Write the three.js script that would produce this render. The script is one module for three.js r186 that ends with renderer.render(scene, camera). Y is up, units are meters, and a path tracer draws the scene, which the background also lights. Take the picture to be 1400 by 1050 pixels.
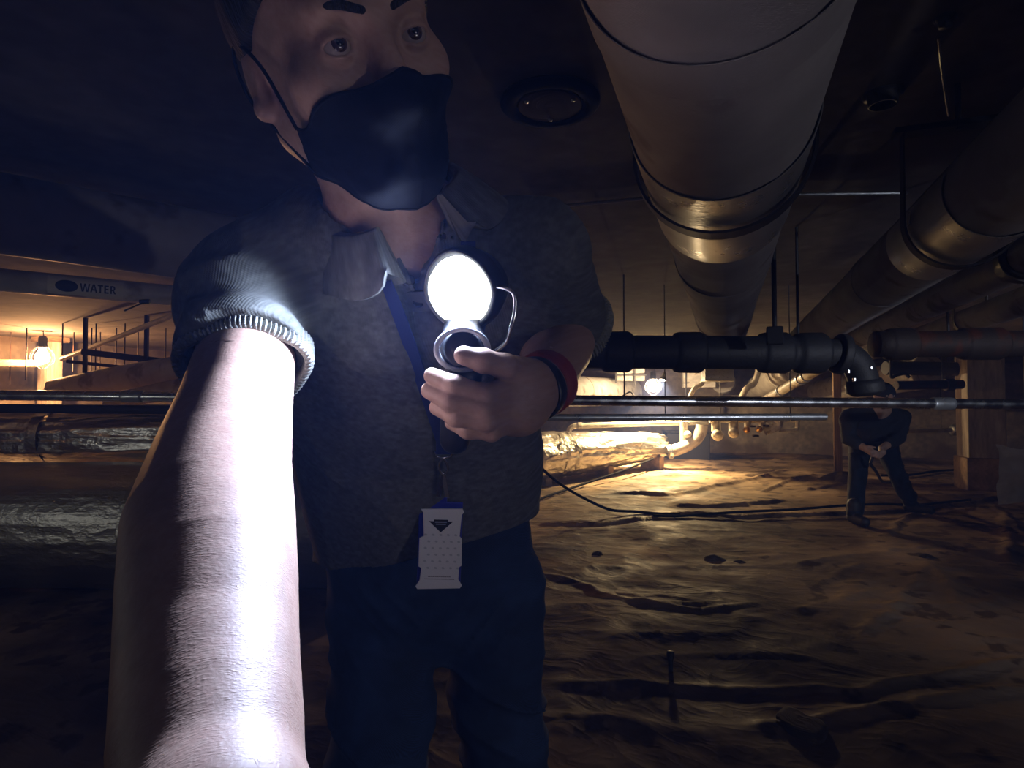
import * as THREE from 'three';
import { mergeGeometries } from 'three/addons/utils/BufferGeometryUtils.js';
import { RoundedBoxGeometry } from 'three/addons/geometries/RoundedBoxGeometry.js';

// ------------------------------------------------------------------ camera, exposure, light
const FPX = 820, CAM_Y = 1.1, PITCH = Math.atan(25 / FPX), TH = Math.atan(290 / FPX);
const scene = new THREE.Scene();
scene.background = new THREE.Color(0x000000);
const camera = new THREE.PerspectiveCamera(THREE.MathUtils.radToDeg(2 * Math.atan(525 / FPX)), 4 / 3, 0.01, 100);
camera.position.set(0, CAM_Y, 0);
camera.rotation.x = PITCH;
const renderer = new THREE.WebGLRenderer({ antialias: true });
renderer.toneMapping = THREE.LinearToneMapping;
renderer.toneMappingExposure = 1.0;
renderer.shadowMap.enabled = true;
scene.fog = new THREE.FogExp2(0x7a9cff, 0.016);      // haze tinted blue to give the glow round the torch
const TORCH = { color: 0xc4d6ff, power: 2.6 };
const LEFT_BULB = { color: 0xffba78, power: 14 };
const FAR_BULB = { color: 0xffd9a0, power: 21 };
const UNSEEN_REAR_LAMP = { color: 0xfaf4ff, power: 2.4 };  // out of view behind the camera, placed to light the overhead pipes
const UNSEEN_SIDE_LAMP = { color: 0xf6faf4, power: 0.33 };  // out of view at left, placed for the glints on the foil ducts
const ADDED_POOL_LAMP = { color: 0xffdc9c, power: 170 };  // added lamp, brightens the ground below the far bulb
const UNSEEN_REAR_SPOT = { color: 0xe4ecff, power: 26 };  // out of view behind the camera, placed to light the conduit and pier

// ------------------------------------------------------------------ helpers
const V = (x, y, z) => new THREE.Vector3(x, y, z);
const cp = Math.cos(PITCH), sp = Math.sin(PITCH);
function at(x, y, d) {                                // pixel of the photograph at a distance -> metres
  const X = (x - 700) / FPX * d, Y = -(y - 525) / FPX * d, Z = -d;
  return V(X, CAM_Y + Y * cp - Z * sp, Y * sp + Z * cp);
}
function onFloor(x, y, h = 0) { const a = at(x, y, 1); const t = (h - CAM_Y) / (a.y - CAM_Y); return V(a.x * t, h, a.z * t); }
const rf = (u, f, y) => V(u * Math.cos(TH) + f * Math.sin(TH), y, u * Math.sin(TH) - f * Math.cos(TH));   // frame of the pipes
function rng(seed) { let s = seed >>> 0; return () => { s = (s + 0x6d2b79f5) >>> 0; let t = Math.imul(s ^ (s >>> 15), 1 | s); t = (t + Math.imul(t ^ (t >>> 7), 61 | t)) ^ t; return ((t ^ (t >>> 14)) >>> 0) / 4294967296; }; }
const clamp = (x, a, b) => x < a ? a : x > b ? b : x;
const lerp = (a, b, t) => a + (b - a) * t;
const sstep = (a, b, x) => { const t = clamp((x - a) / (b - a), 0, 1); return t * t * (3 - 2 * t); };

// periodic lattice noise (2D for textures, 3D for shapes)
const hashTab = new Float32Array(65536); { const r = rng(7); for (let i = 0; i < 65536; i++) hashTab[i] = r(); }
const h2 = (x, y, s) => hashTab[(x * 7919 + y * 104729 + s * 1299709) & 65535];
function pn2(x, y, px, py, s) {
  let xi = Math.floor(x), yi = Math.floor(y), fx = x - xi, fy = y - yi;
  fx = fx * fx * (3 - 2 * fx); fy = fy * fy * (3 - 2 * fy);
  const x0 = ((xi % px) + px) % px, x1 = (x0 + 1) % px, y0 = ((yi % py) + py) % py, y1 = (y0 + 1) % py;
  return lerp(lerp(h2(x0, y0, s), h2(x1, y0, s), fx), lerp(h2(x0, y1, s), h2(x1, y1, s), fx), fy);
}
function fbm2(u, v, fx, fy, oct, s, gain = 0.5) { let a = 1, t = 0, n = 0; for (let o = 0; o < oct; o++) { t += a * pn2(u * fx, v * fy, fx, fy, s + o * 17); n += a; a *= gain; fx *= 2; fy *= 2; } return t / n; }
const h3 = (x, y, z) => hashTab[(x * 7919 + y * 104729 + z * 15485863) & 65535];
function n3(x, y, z) {
  const xi = Math.floor(x), yi = Math.floor(y), zi = Math.floor(z); let fx = x - xi, fy = y - yi, fz = z - zi;
  fx = fx * fx * (3 - 2 * fx); fy = fy * fy * (3 - 2 * fy); fz = fz * fz * (3 - 2 * fz);
  return lerp(lerp(lerp(h3(xi, yi, zi), h3(xi + 1, yi, zi), fx), lerp(h3(xi, yi + 1, zi), h3(xi + 1, yi + 1, zi), fx), fy),
    lerp(lerp(h3(xi, yi, zi + 1), h3(xi + 1, yi, zi + 1), fx), lerp(h3(xi, yi + 1, zi + 1), h3(xi + 1, yi + 1, zi + 1), fx), fy), fz) * 2 - 1;
}
function tex(w, h, fn, srgb = false, rep = [1, 1]) {
  const d = new Uint8Array(w * h * 4);
  for (let j = 0; j < h; j++) for (let i = 0; i < w; i++) {
    const c = fn((i + 0.5) / w, (j + 0.5) / h), k = (j * w + i) * 4;
    if (typeof c === 'number') d[k] = d[k + 1] = d[k + 2] = clamp(c, 0, 1) * 255; else for (let q = 0; q < 3; q++) d[k + q] = clamp(c[q], 0, 1) * 255;
    d[k + 3] = 255;
  }
  const t = new THREE.DataTexture(d, w, h, THREE.RGBAFormat);
  t.magFilter = THREE.LinearFilter; t.wrapS = t.wrapT = THREE.RepeatWrapping; t.repeat.set(rep[0], rep[1]);
  if (srgb) t.colorSpace = THREE.SRGBColorSpace;
  t.needsUpdate = true; return t;
}
const mix3 = (a, b, t) => [lerp(a[0], b[0], t), lerp(a[1], b[1], t), lerp(a[2], b[2], t)];

// ------------------------------------------------------------------ objects
const counts = {};
function numbered(n) { const k = counts[n] = (counts[n] ?? -1) + 1; return k ? n + '_' + String(k).padStart(3, '0') : n; }
function tag(o, label, category, group) { o.userData.label = label; o.userData.category = category; if (group) o.userData.group = group; return o; }
function thing(name, label, category, group, pos = V(0, 0, 0)) { const g = new THREE.Group(); g.name = numbered(name); g.position.copy(pos); scene.add(g); return tag(g, label, category, group); }
function mesh(name, geo, material, parent) {
  const gs = [].concat(geo), g = gs.length > 1 ? merge(gs) : gs[0];
  const m = new THREE.Mesh(g, material); m.name = parent === scene ? numbered(name) : name; m.castShadow = m.receiveShadow = true;
  if (parent) {
    let x = 0, y = 0, z = 0; for (let q = parent; q && q !== scene; q = q.parent) { x += q.position.x; y += q.position.y; z += q.position.z; }
    if (!m.userData.local) m.position.set(-x, -y, -z);             // geometry is in world metres; parents only carry an offset
    parent.add(m);
  }
  return m;
}
function merge(gs) { return mergeGeometries(gs.map((g) => { const q = g.index ? g.toNonIndexed() : g.clone(); for (const k of Object.keys(q.attributes)) if (!['position', 'normal', 'uv'].includes(k)) q.deleteAttribute(k); if (!q.attributes.uv) q.setAttribute('uv', new THREE.BufferAttribute(new Float32Array(q.attributes.position.count * 2), 2)); return q; })); }
function struct(name, geo, material) { const m = new THREE.Mesh(geo, material); m.name = name; m.castShadow = m.receiveShadow = true; m.userData.kind = 'structure'; scene.add(m); return m; }
function frameOf(p0, p1) { const z = p1.clone().sub(p0).normalize(), up = Math.abs(z.y) > 0.9 ? V(1, 0, 0) : V(0, 1, 0), x = up.clone().cross(z).normalize(), y = z.clone().cross(x); return { x, y, z }; }
// a solid of revolution along p0->p1 from a profile of [distance, radius]; uv in metres
function turned(p0, p1, prof, seg = 32, wob = null) {
  const { x, y, z } = frameOf(p0, p1), pos = [], uv = [], idx = [], n = prof.length; let s = 0;
  for (let i = 0; i < n; i++) {
    if (i) s += Math.hypot(prof[i][0] - prof[i - 1][0], prof[i][1] - prof[i - 1][1]);
    for (let j = 0; j <= seg; j++) {
      const a = j / seg * Math.PI * 2, r = prof[i][1] + (wob ? wob(prof[i][0], a, prof[i][1]) : 0), c = Math.cos(a) * r, q = Math.sin(a) * r;
      pos.push(p0.x + z.x * prof[i][0] + x.x * c + y.x * q, p0.y + z.y * prof[i][0] + x.y * c + y.y * q, p0.z + z.z * prof[i][0] + x.z * c + y.z * q);
      uv.push(s, a * Math.max(prof[i][1], 0.01));
    }
  }
  for (let i = 0; i + 1 < n; i++) for (let j = 0; j < seg; j++) { const a = i * (seg + 1) + j, b = a + seg + 1; idx.push(a, a + 1, b, a + 1, b + 1, b); }
  const g = new THREE.BufferGeometry(); g.setAttribute('position', new THREE.Float32BufferAttribute(pos, 3)); g.setAttribute('uv', new THREE.Float32BufferAttribute(uv, 2)); g.setIndex(idx); g.computeVertexNormals();
  const N = g.attributes.normal; for (let i = 0; i < n; i++) { const a = i * (seg + 1), b = a + seg; const v = V(N.getX(a) + N.getX(b), N.getY(a) + N.getY(b), N.getZ(a) + N.getZ(b)).normalize(); N.setXYZ(a, v.x, v.y, v.z); N.setXYZ(b, v.x, v.y, v.z); }
  return g;
}
function pipeGeo(p0, p1, r, seg = 28, bev = Math.min(0.004, r * 0.2)) { const L = p0.distanceTo(p1); return turned(p0, p1, [[0, 0.0001], [0, r - bev], [bev, r], [bev * 1.01, r], [L - bev * 1.01, r], [L - bev, r], [L, r - bev], [L, 0.0001]], seg); }
function ringGeo(p0, p1, r, t, seg = 40) { const L = p0.distanceTo(p1), b = Math.min(t, L) * 0.2; return turned(p0, p1, [[0, r], [0, r + t - b], [b, r + t], [L - b, r + t], [L, r + t - b], [L, r], [0, r]], seg); }
const sw = (pts, r, seg = 8, closed = false, n = 0) => new THREE.TubeGeometry(new THREE.CatmullRomCurve3(pts, closed, 'centripetal'), n || Math.max(12, pts.length * 8), r, seg, closed);
function boxGeo(c, sx, sy, sz, turn = 0, bev = 0.006) { const g = new RoundedBoxGeometry(sx, sy, sz, 2, Math.min(bev, sx / 3, sy / 3, sz / 3)); g.rotateY(turn); g.translate(c.x, c.y, c.z); return g; }
function barGeo(p0, p1, w, t, bev = 0.002) { const L = p0.distanceTo(p1), g = new RoundedBoxGeometry(w, t, L, 1, Math.min(bev, w / 3, t / 3)); const { x, y, z } = frameOf(p0, p1); const m = new THREE.Matrix4().makeBasis(x, y, z); m.setPosition(p0.clone().lerp(p1, 0.5)); g.applyMatrix4(m); return g; }

// ------------------------------------------------------------------ sparse surface nets over a distance field
function sdfMesh(sdf, lo, hi, cell, uvf, slack = 1.35) {
  const nx = Math.ceil((hi[0] - lo[0]) / cell) + 2, ny = Math.ceil((hi[1] - lo[1]) / cell) + 2, nz = Math.ceil((hi[2] - lo[2]) / cell) + 2, B = 6;
  const val = new Float32Array(nx * ny * nz).fill(NaN), sy = nx, sz = nx * ny, rad = B * cell * 0.87 * slack + cell;
  const blocks = [];
  for (let bz = 0; bz < nz - 1; bz += B) for (let by = 0; by < ny - 1; by += B) for (let bx = 0; bx < nx - 1; bx += B) {
    const c = sdf(lo[0] + (bx + B / 2) * cell, lo[1] + (by + B / 2) * cell, lo[2] + (bz + B / 2) * cell);
    if (Math.abs(c) > rad) continue;
    blocks.push([bx, by, bz]);
    for (let k = bz; k <= Math.min(bz + B, nz - 1); k++) for (let j = by; j <= Math.min(by + B, ny - 1); j++) for (let i = bx; i <= Math.min(bx + B, nx - 1); i++) {
      const q = i + j * sy + k * sz; if (val[q] !== val[q]) val[q] = sdf(lo[0] + i * cell, lo[1] + j * cell, lo[2] + k * cell);
    }
  }
  const vid = new Int32Array(nx * ny * nz).fill(-1), pos = [], idx = [], co = [[0, 0, 0], [1, 0, 0], [0, 1, 0], [1, 1, 0], [0, 0, 1], [1, 0, 1], [0, 1, 1], [1, 1, 1]];
  const ed = [[0, 1], [2, 3], [4, 5], [6, 7], [0, 2], [1, 3], [4, 6], [5, 7], [0, 4], [1, 5], [2, 6], [3, 7]], off = co.map((c) => c[0] + c[1] * sy + c[2] * sz);
  for (const [bx, by, bz] of blocks) for (let k = bz; k < Math.min(bz + B, nz - 1); k++) for (let j = by; j < Math.min(by + B, ny - 1); j++) for (let i = bx; i < Math.min(bx + B, nx - 1); i++) {
    const q = i + j * sy + k * sz; let m = 0, bad = false;
    for (let c = 0; c < 8; c++) { const v = val[q + off[c]]; if (v !== v) bad = true; if (v < 0) m |= 1 << c; }
    if (bad || m === 0 || m === 255) continue;
    let x = 0, y = 0, z = 0, n = 0;
    for (const [a, b] of ed) if (((m >> a) & 1) !== ((m >> b) & 1)) { const va = val[q + off[a]], vb = val[q + off[b]], t = va / (va - vb); x += lerp(co[a][0], co[b][0], t); y += lerp(co[a][1], co[b][1], t); z += lerp(co[a][2], co[b][2], t); n++; }
    vid[q] = pos.length / 3; pos.push(lo[0] + (i + x / n) * cell, lo[1] + (j + y / n) * cell, lo[2] + (k + z / n) * cell);
  }
  const quad = (a, b, c, d, flip) => { if (a < 0 || b < 0 || c < 0 || d < 0) return; if (flip) idx.push(a, c, b, b, c, d); else idx.push(a, b, c, b, d, c); };
  for (const [bx, by, bz] of blocks) for (let k = bz; k < Math.min(bz + B, nz - 1); k++) for (let j = by; j < Math.min(by + B, ny - 1); j++) for (let i = bx; i < Math.min(bx + B, nx - 1); i++) {
    const q = i + j * sy + k * sz; if (vid[q] < 0) continue; const v0 = val[q] < 0;
    if (i + 1 < nx && j && k && (val[q + 1] < 0) !== v0) quad(vid[q - sy - sz], vid[q - sz], vid[q - sy], vid[q], !v0);
    if (j + 1 < ny && i && k && (val[q + sy] < 0) !== v0) quad(vid[q - 1 - sz], vid[q - 1], vid[q - sz], vid[q], !v0);
    if (k + 1 < nz && i && j && (val[q + sz] < 0) !== v0) quad(vid[q - 1 - sy], vid[q - sy], vid[q - 1], vid[q], !v0);
  }
  const nv = pos.length / 3, nor = new Float32Array(nv * 3), uv = new Float32Array(nv * 2), e = cell * 0.35;
  for (let i = 0; i < nv; i++) {
    let x = pos[i * 3], y = pos[i * 3 + 1], z = pos[i * 3 + 2];
    let gx = sdf(x + e, y, z) - sdf(x - e, y, z), gy = sdf(x, y + e, z) - sdf(x, y - e, z), gz = sdf(x, y, z + e) - sdf(x, y, z - e); const l = Math.hypot(gx, gy, gz) || 1;
    gx /= l; gy /= l; gz /= l;
    const s = clamp(sdf(x, y, z) / Math.max(l / (2 * e), 0.3), -cell * 0.5, cell * 0.5); x -= gx * s; y -= gy * s; z -= gz * s;
    pos[i * 3] = x; pos[i * 3 + 1] = y; pos[i * 3 + 2] = z; nor[i * 3] = gx; nor[i * 3 + 1] = gy; nor[i * 3 + 2] = gz;
    const t = uvf ? uvf(x, y, z) : [x + z * 0.6, y + z * 0.3]; uv[i * 2] = t[0]; uv[i * 2 + 1] = t[1];
  }
  const g = new THREE.BufferGeometry(); g.setAttribute('position', new THREE.Float32BufferAttribute(pos, 3)); g.setAttribute('normal', new THREE.BufferAttribute(nor, 3)); g.setAttribute('uv', new THREE.BufferAttribute(uv, 2)); g.setIndex(idx); return g;
}
function smin(a, b, k) { const h = Math.max(k - Math.abs(a - b), 0) / k; return Math.min(a, b) - h * h * k * 0.25; }
const smax = (a, b, k) => -smin(-a, -b, k);
function cone(a, b, r1, r2) {
  const bx = b.x - a.x, by = b.y - a.y, bz = b.z - a.z, l2 = bx * bx + by * by + bz * bz || 1e-9, ax = a.x, ay = a.y, az = a.z;
  return (x, y, z) => { const px = x - ax, py = y - ay, pz = z - az, t = clamp((px * bx + py * by + pz * bz) / l2, 0, 1), dx = px - bx * t, dy = py - by * t, dz = pz - bz * t; return Math.sqrt(dx * dx + dy * dy + dz * dz) - (r1 + (r2 - r1) * t); };
}
const ell = (cx, cy, cz, rx, ry, rz) => (x, y, z) => { x -= cx; y -= cy; z -= cz; const a = x / rx, b = y / ry, c = z / rz, k0 = Math.sqrt(a * a + b * b + c * c), k1 = Math.sqrt(a * a / rx / rx + b * b / ry / ry + c * c / rz / rz); return k1 < 1e-9 ? -Math.min(rx, ry, rz) : k0 * (k0 - 1) / k1; };
function chain(pts) { const c = []; for (let i = 0; i + 1 < pts.length; i++) c.push(cone(pts[i][0], pts[i + 1][0], pts[i][1], pts[i + 1][1])); return (x, y, z) => { let d = 1e9; for (const f of c) d = Math.min(d, f(x, y, z)); return d; }; }
function blend(list, k) { return (x, y, z) => { let d = list[0](x, y, z); for (let i = 1; i < list.length; i++) d = smin(d, list[i](x, y, z), k); return d; }; }
// elliptical sections along a spine; sec = [point, half width, half depth]
function loft(sec, side) {
  const S = []; for (let i = 0; i + 1 < sec.length; i++) {
    const a = sec[i][0], b = sec[i + 1][0], ax = b.clone().sub(a), L2 = ax.lengthSq(), n = ax.clone().normalize(), X = side.clone().addScaledVector(n, -side.dot(n)).normalize(), Z = X.clone().cross(n).normalize();
    S.push([a, ax, L2, X, Z, sec[i], sec[i + 1]]);
  }
  return (x, y, z) => {
    let best = 1e9;
    for (const [a, ax, L2, X, Z, s0, s1] of S) {
      const px = x - a.x, py = y - a.y, pz = z - a.z; let t = (px * ax.x + py * ax.y + pz * ax.z) / L2; const tc = clamp(t, 0, 1);
      const qx = px - ax.x * tc, qy = py - ax.y * tc, qz = pz - ax.z * tc, A = lerp(s0[1], s1[1], tc), Bq = lerp(s0[2], s1[2], tc);
      const u = qx * X.x + qy * X.y + qz * X.z, v = qx * Z.x + qy * Z.y + qz * Z.z, w2 = Math.max(0, qx * qx + qy * qy + qz * qz - u * u - v * v);
      const au = u / A, bv = v / Bq, k0 = Math.sqrt(au * au + bv * bv + w2 / (Bq * Bq)), k1 = Math.sqrt(au * au / A / A + bv * bv / Bq / Bq + w2 / (Bq ** 4));
      const d = k1 < 1e-9 ? -Bq : k0 * (k0 - 1) / k1; if (d < best) best = d;
    }
    return best;
  };
}

// ------------------------------------------------------------------ materials
const std = (o) => new THREE.MeshStandardMaterial(o), phy = (o) => new THREE.MeshPhysicalMaterial(o);
const lin = (r, g, b) => new THREE.Color().setRGB(r, g, b);
const T = {};
T.concrete = tex(512, 512, (u, v) => { const a = fbm2(u, v, 4, 4, 6, 1), b = fbm2(u, v, 32, 32, 3, 2), s = sstep(0.55, 0.75, fbm2(u, v, 3, 3, 5, 3)); const c = 0.78 + (a - 0.5) * 0.5 + (b - 0.5) * 0.25; return mix3([c, c * 0.96, c * 0.92], [0.5, 0.43, 0.37], s * 0.7); }, true, [0.5, 0.5]);
T.concreteBump = tex(512, 512, (u, v) => fbm2(u, v, 8, 8, 6, 5, 0.6), false, [0.5, 0.5]);
T.grain = tex(256, 256, (u, v) => fbm2(u, v, 32, 32, 3, 9), false, [4, 4]);
T.jacket = tex(256, 256, (u, v) => { const a = 0.9 + (fbm2(u, v, 6, 6, 5, 11) - 0.5) * 0.22, s = sstep(0.6, 0.8, fbm2(u, v, 5, 5, 4, 12)) * 0.22; return [a - s, a - s * 1.15 - 0.01, a - s * 1.3 - 0.03]; }, true, [1.5, 1.5]);
T.weave = tex(128, 128, (u, v) => 0.5 + 0.25 * Math.sin(u * 64 * Math.PI) * Math.sin(v * 64 * Math.PI) + (fbm2(u, v, 16, 16, 2, 13) - 0.5) * 0.3, false, [14, 14]);
T.foil = tex(512, 512, (u, v) => { let t = 0, a = 1, f = 6; for (let o = 0; o < 5; o++) { t += a * (1 - Math.abs(2 * pn2(u * f, v * f * 2, f, f * 2, 21 + o) - 1)); a *= 0.55; f *= 2; } return t / 2.1; }, false, [1.1, 1.1]);
T.metal = tex(256, 256, (u, v) => 0.55 + (fbm2(u, v, 6, 6, 5, 31) - 0.5) * 0.6, false, [3, 3]);
T.sheet = tex(1024, 1024, (u, v) => {
  const a = fbm2(u, v, 5, 5, 7, 41), d = sstep(0.52, 0.72, fbm2(u, v, 7, 7, 6, 42)), d2 = sstep(0.6, 0.72, fbm2(u, v, 22, 22, 5, 43)), k = 0.62 + (a - 0.5) * 0.5;
  let c = [k, k * 0.88, k * 0.75]; c = mix3(c, [0.34, 0.28, 0.23], d * 0.65); return mix3(c, [0.26, 0.21, 0.17], d2 * 0.6);
}, true, [0.36, 0.36]);
T.sheetBump = tex(1024, 1024, (u, v) => {
  let t = 0, a = 1, f = 4; const w = fbm2(u, v, 4, 4, 4, 51) * 0.5;
  for (let o = 0; o < 5; o++) { t += a * Math.pow(1 - Math.abs(2 * pn2(u * f + w * f * 0.3, (v + w * 0.4) * f * 2, f, f * 2, 52 + o) - 1), 2); a *= 0.6; f *= 2; } return t / 2.2;
}, false, [0.42, 0.42]);
T.sheetRough = tex(512, 512, (u, v) => 0.74 + (fbm2(u, v, 8, 8, 6, 61) - 0.5) * 0.7, false, [0.5, 0.5]);
T.skin = tex(512, 512, (u, v) => { const a = 0.93 + (fbm2(u, v, 10, 10, 5, 71) - 0.5) * 0.16, b = (fbm2(u, v, 48, 48, 2, 72) - 0.5) * 0.1; return [a + b * 0.5, a * 0.97 + b, a * 0.95 + b]; }, true, [7, 7]);
T.skinBump = tex(1024, 1024, (u, v) => {            // pores and short lying hairs
  const w = fbm2(u, v, 6, 6, 3, 81) * 0.03, h = Math.pow(pn2((u + w) * 44, (v + w * 1.5) * 190, 44, 190, 82), 3), h4 = Math.pow(pn2((u - w) * 60, (v + w) * 230, 60, 230, 84), 3); return 0.35 * fbm2(u, v, 90, 90, 2, 83) + 0.5 * h + 0.4 * h4;
}, false, [9, 9]);
T.knit = tex(256, 256, (u, v) => 0.5 + 0.3 * Math.sin(u * 96 * Math.PI + Math.sin(v * 128 * Math.PI)) + (fbm2(u, v, 24, 24, 3, 91) - 0.5) * 0.5, false, [9, 9]);
T.shirt = tex(256, 256, (u, v) => { const a = 0.85 + (fbm2(u, v, 40, 40, 3, 93) - 0.5) * 0.35; return [a, a, a]; }, true, [5, 5]);
T.denim = tex(512, 512, (u, v) => { const t = 0.5 + 0.5 * Math.sin((u + v) * 256 * Math.PI), a = fbm2(u, v, 5, 5, 5, 95), k = 0.6 + 0.25 * t + (a - 0.5) * 0.5; return [k * 0.75, k * 0.87, k]; }, true, [4, 4]);
T.hair = tex(512, 256, (u, v) => Math.pow(pn2(u * 160, v * 8, 160, 8, 97), 1.5), false, [5, 5]);
T.rust = tex(256, 256, (u, v) => { const a = fbm2(u, v, 6, 6, 6, 99); return mix3([0.5, 0.47, 0.45], [0.75, 0.45, 0.28], sstep(0.5, 0.75, a)); }, true, [2, 2]);

const M = {
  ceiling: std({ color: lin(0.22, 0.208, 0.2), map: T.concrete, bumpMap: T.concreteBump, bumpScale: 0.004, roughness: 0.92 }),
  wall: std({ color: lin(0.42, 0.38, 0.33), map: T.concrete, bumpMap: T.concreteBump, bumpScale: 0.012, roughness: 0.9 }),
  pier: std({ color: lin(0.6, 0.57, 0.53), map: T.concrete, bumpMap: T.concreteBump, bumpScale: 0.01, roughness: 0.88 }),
  sheet: phy({ specularIntensity: 0.12, color: lin(0.74, 0.69, 0.62), map: T.sheet, bumpMap: T.sheetBump, bumpScale: 0.012, roughness: 1, roughnessMap: T.sheetRough, vertexColors: true }),
  clearSheet: phy({ color: lin(0.75, 0.77, 0.8), transmission: 0.25, roughness: 0.3, thickness: 0, bumpMap: T.foil, bumpScale: 0.01 }),
  jacket: phy({ specularIntensity: 0.08, color: lin(0.43, 0.43, 0.46), map: T.jacket, bumpMap: T.weave, bumpScale: 0.0006, roughness: 0.9 }),
  jacketGrey: std({ color: lin(0.42, 0.4, 0.38), map: T.jacket, bumpMap: T.weave, bumpScale: 0.0008, roughness: 0.65 }),
  ductWrap: std({ color: lin(0.5, 0.47, 0.45), map: T.jacket, bumpMap: T.concreteBump, bumpScale: 0.004, roughness: 0.6 }),
  galv: std({ color: lin(0.5, 0.52, 0.53), metalness: 0.75, roughness: 0.7, roughnessMap: T.metal, bumpMap: T.grain, bumpScale: 0.0003 }),
  conduit: std({ color: lin(0.72, 0.74, 0.75), metalness: 1, roughness: 0.5, roughnessMap: T.metal }),
  foil: std({ color: lin(0.72, 0.71, 0.68), metalness: 1, roughness: 0.34, bumpMap: T.foil, bumpScale: 0.011 }),
  foilSmooth: std({ color: lin(0.55, 0.54, 0.51), metalness: 0.9, roughness: 0.42, bumpMap: T.foil, bumpScale: 0.009 }),
  iron: std({ color: lin(0.035, 0.034, 0.037), metalness: 0.3, roughness: 0.6, bumpMap: T.grain, bumpScale: 0.001 }),
  rusty: std({ color: lin(0.12, 0.085, 0.07), map: T.rust, metalness: 0.3, roughness: 0.7, bumpMap: T.grain, bumpScale: 0.001 }),
  whitePipe: std({ color: lin(0.72, 0.7, 0.64), map: T.jacket, roughness: 0.45 }),
  brass: std({ color: lin(0.62, 0.4, 0.16), metalness: 0.9, roughness: 0.4 }),
  rubber: std({ color: lin(0.02, 0.02, 0.022), roughness: 0.6 }),
  cable: phy({ color: lin(0.012, 0.011, 0.011), roughness: 0.95, specularIntensity: 0.15 }),
  wood: std({ color: lin(0.42, 0.31, 0.21), map: T.concrete, roughness: 0.8, bumpMap: T.grain, bumpScale: 0.002 }),
  dirt: std({ color: lin(0.11, 0.085, 0.065), map: T.concrete, bumpMap: T.concreteBump, bumpScale: 0.02, roughness: 0.95 }),
  skin: phy({ color: lin(0.46, 0.31, 0.245), map: T.skin, bumpMap: T.skinBump, bumpScale: 0.00013, roughness: 0.56, specularIntensity: 0.8 }),
  shirt: phy({ color: lin(0.15, 0.155, 0.138), map: T.shirt, bumpMap: T.knit, bumpScale: 0.00022, roughness: 0.9, sheen: 0.3, sheenRoughness: 0.6, sheenColor: lin(0.3, 0.3, 0.28) }),
  rib: phy({ color: lin(0.34, 0.35, 0.31), map: T.shirt, bumpMap: T.knit, bumpScale: 0.0006, roughness: 0.9 }),
  ribPale: phy({ color: lin(0.4, 0.4, 0.36), map: T.shirt, roughness: 0.9 }),
  denim: std({ color: lin(0.06, 0.1, 0.18), map: T.denim, bumpMap: T.weave, bumpScale: 0.0008, roughness: 0.85 }),
  mask: phy({ color: lin(0.006, 0.0065, 0.01), bumpMap: T.weave, bumpScale: 0.0004, roughness: 0.95, specularIntensity: 0.2 }),
  hair: std({ color: lin(0.012, 0.01, 0.01), bumpMap: T.hair, bumpScale: 0.003, roughness: 0.75 }),
  eyeWhite: phy({ color: lin(0.34, 0.28, 0.25), roughness: 0.25, clearcoat: 1, clearcoatRoughness: 0.05 }),
  iris: phy({ color: lin(0.05, 0.025, 0.015), roughness: 0.2, clearcoat: 1, clearcoatRoughness: 0.03 }),
  pupil: phy({ color: lin(0.004, 0.004, 0.004), roughness: 0.1, clearcoat: 1, clearcoatRoughness: 0.03 }),
  red: std({ color: lin(0.26, 0.035, 0.04), roughness: 0.6, bumpMap: T.weave, bumpScale: 0.0005 }),
  blackPlastic: std({ color: lin(0.016, 0.017, 0.02), roughness: 0.4 }),
  greyPlastic: std({ color: lin(0.4, 0.42, 0.46), roughness: 0.4 }),
  chrome: std({ color: lin(0.78, 0.79, 0.8), metalness: 1, roughness: 0.2 }),
  bluePlastic: phy({ color: lin(0.02, 0.03, 0.32), roughness: 0.3, clearcoat: 0.6 }),
  blueStrap: std({ color: lin(0.02, 0.035, 0.15), roughness: 0.8, bumpMap: T.weave, bumpScale: 0.0006 }),
  dark: std({ color: lin(0.02, 0.022, 0.03), roughness: 0.9, bumpMap: T.knit, bumpScale: 0.001 }),
  darkDenim: std({ color: lin(0.028, 0.036, 0.055), map: T.denim, roughness: 0.9 }),
  torchGlow: std({ color: 0xffffff, emissive: new THREE.Color(0.9, 0.95, 1), emissiveIntensity: 4 }),
  bulbWarm: std({ color: 0xffffff, emissive: new THREE.Color(1, 0.8, 0.5), emissiveIntensity: 8 }),
  bulbFar: std({ color: 0xffffff, emissive: new THREE.Color(1, 0.9, 0.7), emissiveIntensity: 12 }),
};
for (const k of ['clearSheet']) M[k].side = THREE.DoubleSide;
// ------------------------------------------------------------------ the setting
const CEIL = 1.85, U0 = -7.7, U1 = 11, F0 = -5, F1 = 14;
function slab(u0, u1, f0, f1, y0, y1) {
  const g = new THREE.BoxGeometry(u1 - u0, y1 - y0, f1 - f0), p = g.attributes.position, n = g.attributes.normal, uv = g.attributes.uv;
  for (let i = 0; i < p.count; i++) { const X = p.getX(i) + (u0 + u1) / 2, Y = p.getY(i) + (y0 + y1) / 2, Z = -(p.getZ(i)) + (f0 + f1) / 2; if (Math.abs(n.getY(i)) > 0.5) uv.setXY(i, X, Z); else if (Math.abs(n.getX(i)) > 0.5) uv.setXY(i, Z, Y); else uv.setXY(i, X, Y); }
  g.translate((u0 + u1) / 2, (y0 + y1) / 2, -(f0 + f1) / 2); g.rotateY(-TH); return g;
}
struct('ceiling', slab(U0 - 0.3, U1 + 0.3, F0 - 0.3, F1 + 0.3, CEIL, CEIL + 0.3), M.ceiling);
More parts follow.
